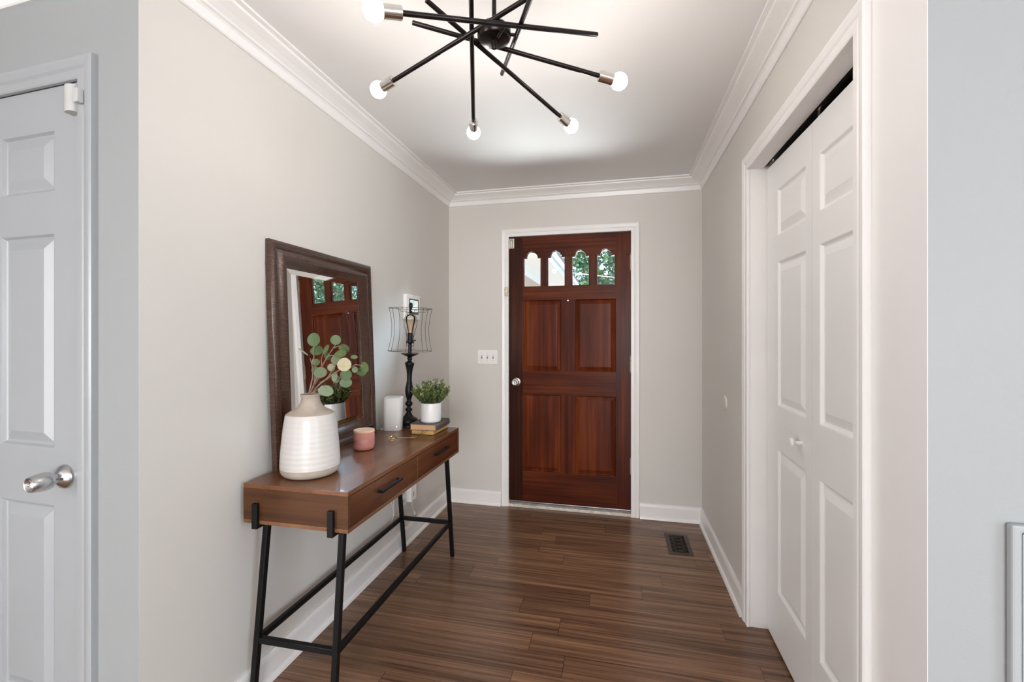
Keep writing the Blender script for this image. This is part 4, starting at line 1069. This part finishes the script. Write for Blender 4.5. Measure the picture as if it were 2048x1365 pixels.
ou = empty('power_outlet', (XL, 2.61, 0.25), 'white double wall outlet below the far end of the console table', 'outlet')
obj('outlet_plate', MB().box(XL, XL + .006, 2.562, 2.640, 0.252, 0.374), 'plastic', ou, bevel=0.002)
for zc_ in (0.285, 0.339):
    s_ = obj('socket_face', MB().box(XL + .0055, XL + .0075, 2.584, 2.618, zc_ - .015, zc_ + .015), 'plastic_ivory', ou, bevel=0.003)
    mb = MB(); mb.box(XL + .0072, XL + .0079, 2.593, 2.5955, zc_ - .005, zc_ + .006); mb.box(XL + .0072, XL + .0079, 2.6065, 2.609, zc_ - .005, zc_ + .006); obj('slots', mb, 'slot', s_)
pa = empty('power_adapter', (XL, 2.69, 0.262), 'white power adapter brick on the wall beside the outlet under the table', 'adapter')
obj('adapter_body', MB().box(XL + .0005, XL + .034, 2.646, 2.728, 0.262, 0.362), 'plastic', pa, bevel=0.004)
obj('port', MB().box(XL + .0335, XL + .0345, 2.682, 2.688, 0.290, 0.320), 'slot', pa)
mb = MB(); xw = XL + .020
mb.tube([(xw, 2.690, .264), (xw, 2.690, .230), (xw + .004, 2.694, .205), (xw + .008, 2.705, .182)], .0028, 8)
pg = empty('plug_lead', (xw, 2.70, .15), 'short hanging lead with a two-prong plug under the white adapter', 'plug lead')
obj('cord', mb, 'plastic_ivory', pg, smooth=True)
mb = MB().tube([(xw + .008, 2.703, .186), (xw + .010, 2.709, .172), (xw + .012, 2.714, .162)], [.004, .008, .007], 10); pb_ = obj('plug', mb, 'plastic_ivory', pg, smooth=True)
mb = MB(); mb.bar((xw + .012, 2.709, .162), (xw + .014, 2.715, .146), .0015, .005); mb.bar((xw + .012, 2.719, .163), (xw + .014, 2.725, .147), .0015, .005); obj('prong', mb, 'satin', pb_)
# router cable, draped behind the table with a coil
cb = MB(); xc_ = -1.293
cb.tube([(-1.232, 2.315, TZ + .012), (-1.255, 2.330, TZ + .008), (-1.288, 2.352, TZ + .008), (xc_ - .001, 2.36, TZ - .02), (xc_, 2.40, .66), (xc_, 2.44, .50), (xc_, 2.455, .40), (xc_ + .004, 2.50, .36), (xc_ + .012, 2.535, .30), (xc_ + .010, 2.53, .255), (xc_ + .004, 2.49, .235), (xc_, 2.455, .255), (xc_, 2.45, .30), (xc_, 2.46, .38), (xc_ + .002, 2.43, .42)], .0022, 7)
cb.tube([(xc_, 2.43, .42), (xc_, 2.425, .34), (xc_, 2.455, .27), (xc_, 2.43, .21), (xc_, 2.40, .17), (xc_, 2.43, .155), (xc_, 2.47, .19), (xc_, 2.43, .24), (xc_, 2.40, .20)], .0018, 7)
cb.tube([(xc_ + .002, 2.44, .42), (xc_ + .003, 2.48, .45), (xc_ + .004, 2.54, .42), (xc_ + .001, 2.578, .36), (xc_ - .006, 2.60, .345)], .0020, 7)
rc = empty('router_cable', (-1.29, 2.45, 0.2), 'pale router cable bundled and looped down the wall behind the table', 'cable')
obj('cord', cb, 'plastic_ivory', rc, smooth=True)
M['tie'] = simple('yellow_green_tie', (0.35, 0.33, 0.08), rough=0.6, var=0.2, nscale=40)
mb = MB().tube([(xc_ + .002, 2.452, .395), (xc_ + .004, 2.445, .42), (xc_ + .003, 2.44, .45)], [.009, .012, .007], 10)
obj('cable_tie', mb, 'tie', rc, smooth=True)
# small cable loop lying by the router
mb = MB().tube([(-1.250, 2.262, TZ + .0025), (-1.262, 2.250, TZ + .0025), (-1.275, 2.262, TZ + .003), (-1.262, 2.280, TZ + .006), (-1.248, 2.268, TZ + .004), (-1.268, 2.300, TZ + .0025), (-1.255, 2.325, TZ + .0025)], .0022, 7)
obj('cable_loop', mb, 'plastic', origin=(-1.262, 2.27, TZ), smooth=True, label='white cable curled on the table between the mirror and the router', cat='cable')

# ------------------------------------------------------------------ floor register
vx0, vx1, vy0, vy1 = 0.311, 0.453, 2.874, 3.160
vt = empty('floor_vent', ((vx0 + vx1) / 2, (vy0 + vy1) / 2, 0), 'dark bronze scrollwork floor register set in the wood floor', 'floor vent')
mb = MB(); bw = .024; hh = .0045
mb.box(vx0, vx0 + bw, vy0, vy1, 0, hh); mb.box(vx1 - bw, vx1, vy0, vy1, 0, hh); mb.box(vx0 + bw, vx1 - bw, vy0, vy0 + .026, 0, hh); mb.box(vx0 + bw, vx1 - bw, vy1 - .020, vy1, 0, hh)
obj('vent_frame', mb, 'bronze', vt, bevel=0.0015)
obj('duct_opening', MB().box(vx0 + .01, vx1 - .01, vy0 + .01, vy1 - .01, 0, .0008), 'pit', vt)
mb = MB(); xm = (vx0 + vx1) / 2; ya, yb_ = vy0 + .026, vy1 - .020; zz = .0028; nc = 5; cw = (yb_ - ya) / nc; hwid = (vx1 - vx0) / 2 - bw
for i in range(nc):
    yc = ya + cw * (i + .5)
    for sx in (-1, 1):
        c = (xm + sx * hwid * .28, yc)
        mb.tube([(c[0] + .011 * cos(a), c[1] + .011 * sin(a), zz) for a in [2 * pi * k / 14 for k in range(14)]], .0019, 5, closed=True)
        mb.tube([(xm + sx * hwid, yc - cw / 2, zz), (xm + sx * hwid * .72, yc - cw * .3, zz), (xm + sx * hwid * .5, yc - cw * .05, zz), (xm + sx * hwid * .62, yc + cw * .25, zz), (xm + sx * hwid, yc + cw * .42, zz)], .0022, 5)
    mb.tube([(xm - hwid * .7, yc - cw / 2, zz), (xm, yc, zz), (xm + hwid * .7, yc + cw / 2, zz)], .0019, 5)
    mb.tube([(xm + hwid * .7, yc - cw / 2, zz), (xm, yc, zz), (xm - hwid * .7, yc + cw / 2, zz)], .0019, 5)
    mb.tube([(xm + .006 * cos(a), yc + .006 * sin(a), zz) for a in [2 * pi * k / 12 for k in range(12)]], .0019, 5, closed=True)
obj('scroll_grille', mb, 'bronze', vt, smooth=True)

# ------------------------------------------------------------------ outside
hw_ = empty('house_wing', (-1.9, 8.0, 0), 'tan boarded house wing with a white soffit seen through the left door panes', 'house')
sz = 2.53; xwall, xf = -1.56, -1.06
obj('siding', MB().box(xwall - .2, xwall, 4.3, 11.4, 0, sz), 'boards', hw_)
obj('frieze', MB().box(xwall, xwall + .03, 4.3, 11.43, sz - .16, sz), 'fascia', hw_)
obj('soffit', MB().box(xwall - .2, xf, 4.3, 11.8, sz, sz + .02), 'soffit', hw_)
obj('fascia', MB().box(xf, xf + .03, 4.3, 11.83, sz - .03, sz + .17), 'fascia', hw_)
obj('gutter', MB().tube([(xf + .065, 4.3, sz + .12), (xf + .065, 11.83, sz + .12)], .042, 12), 'fascia', hw_, smooth=True)
obj('roof', MB().prism([(xf + .12, sz + .18), (xwall - 2.5, sz + 1.6), (xwall - 2.5, sz + 1.5), (xf + .02, sz + .12)], lambda u, v_, d: (u, d, v_), 4.2, 11.9), 'roofing', hw_)

def tree(loc, R, n, label, seed, trunk_h):
    rg = random.Random(seed)
    tr_ = empty('tree', loc, label, 'tree', 'trees beyond the front door')
    L = Vector(loc); tk = MB()
    tk.tube([L + Vector((0, 0, 0)), L + Vector((.1, .05, trunk_h * .5)), L + Vector((0, 0, trunk_h))], [.22, .18, .13], 10)
    for k in range(7):
        a = rg.uniform(0, 6.28); e2 = L + Vector((cos(a) * R * .7, sin(a) * R * .7, trunk_h + rg.uniform(.2, 1.4) * R * .6))
        tk.tube([L + Vector((0, 0, trunk_h * rg.uniform(.6, 1))), (L + e2) / 2 + Vector((0, 0, trunk_h * .45)), e2], [.09, .06, .02], 7)
    obj('trunk', tk, 'bark', tr_, smooth=True)
    cl = [(Vector((rg.gauss(0, .5), rg.gauss(0, .4), rg.gauss(0, .45))) * R * .75, rg.uniform(.22, .42) * R) for _ in range(26)]
    fo_ = MB(); cen = L + Vector((0, 0, trunk_h + R * .55))
    for i in range(n):
        c, rr = cl[rg.randrange(len(cl))]
        d = Vector((rg.gauss(0, 1), rg.gauss(0, 1), rg.gauss(0, 1))).normalized(); p = cen + c + d * rr * rg.uniform(.6, 1.0)
        nn = Vector((rg.gauss(0, 1), rg.gauss(0, 1), rg.gauss(0, 1) + .8)).normalized(); x = nn.orthogonal().normalized(); x = Matrix.Rotation(rg.uniform(0, 6.28), 3, nn) @ x; y = nn.cross(x); s_ = rg.uniform(.05, .10)
        fo_.add([p - x * s_, p - y * s_ * .55, p + x * s_, p + y * s_ * .55], [(0, 1, 2, 3)], 0, rg.uniform(0, 1))
    obj('foliage', fo_, 'tree', tr_)
tree((-0.9, 17.6, 0), 2.9, 15000, 'leafy green tree seen through the two right-hand door panes', 3, 2.0)
tree((7.4, 14.0, 0), 2.9, 9000, 'leafy green tree beyond the door glimpsed only in the mirror', 8, 1.8)
ca_ = [(-1.62 + 5.6 * k / 12, 11.8, 3.03 - .15 * 5.6 * k / 12 + .16 * (k / 12) ** 2) for k in range(13)]
obj('overhead_wire', MB().tube([Vector(p) for p in ca_], .010, 6), 'cable', origin=(-1.62, 11.8, 3.03), smooth=True, label='thin pale overhead wire running from the far roof across the tree', cat='wire')
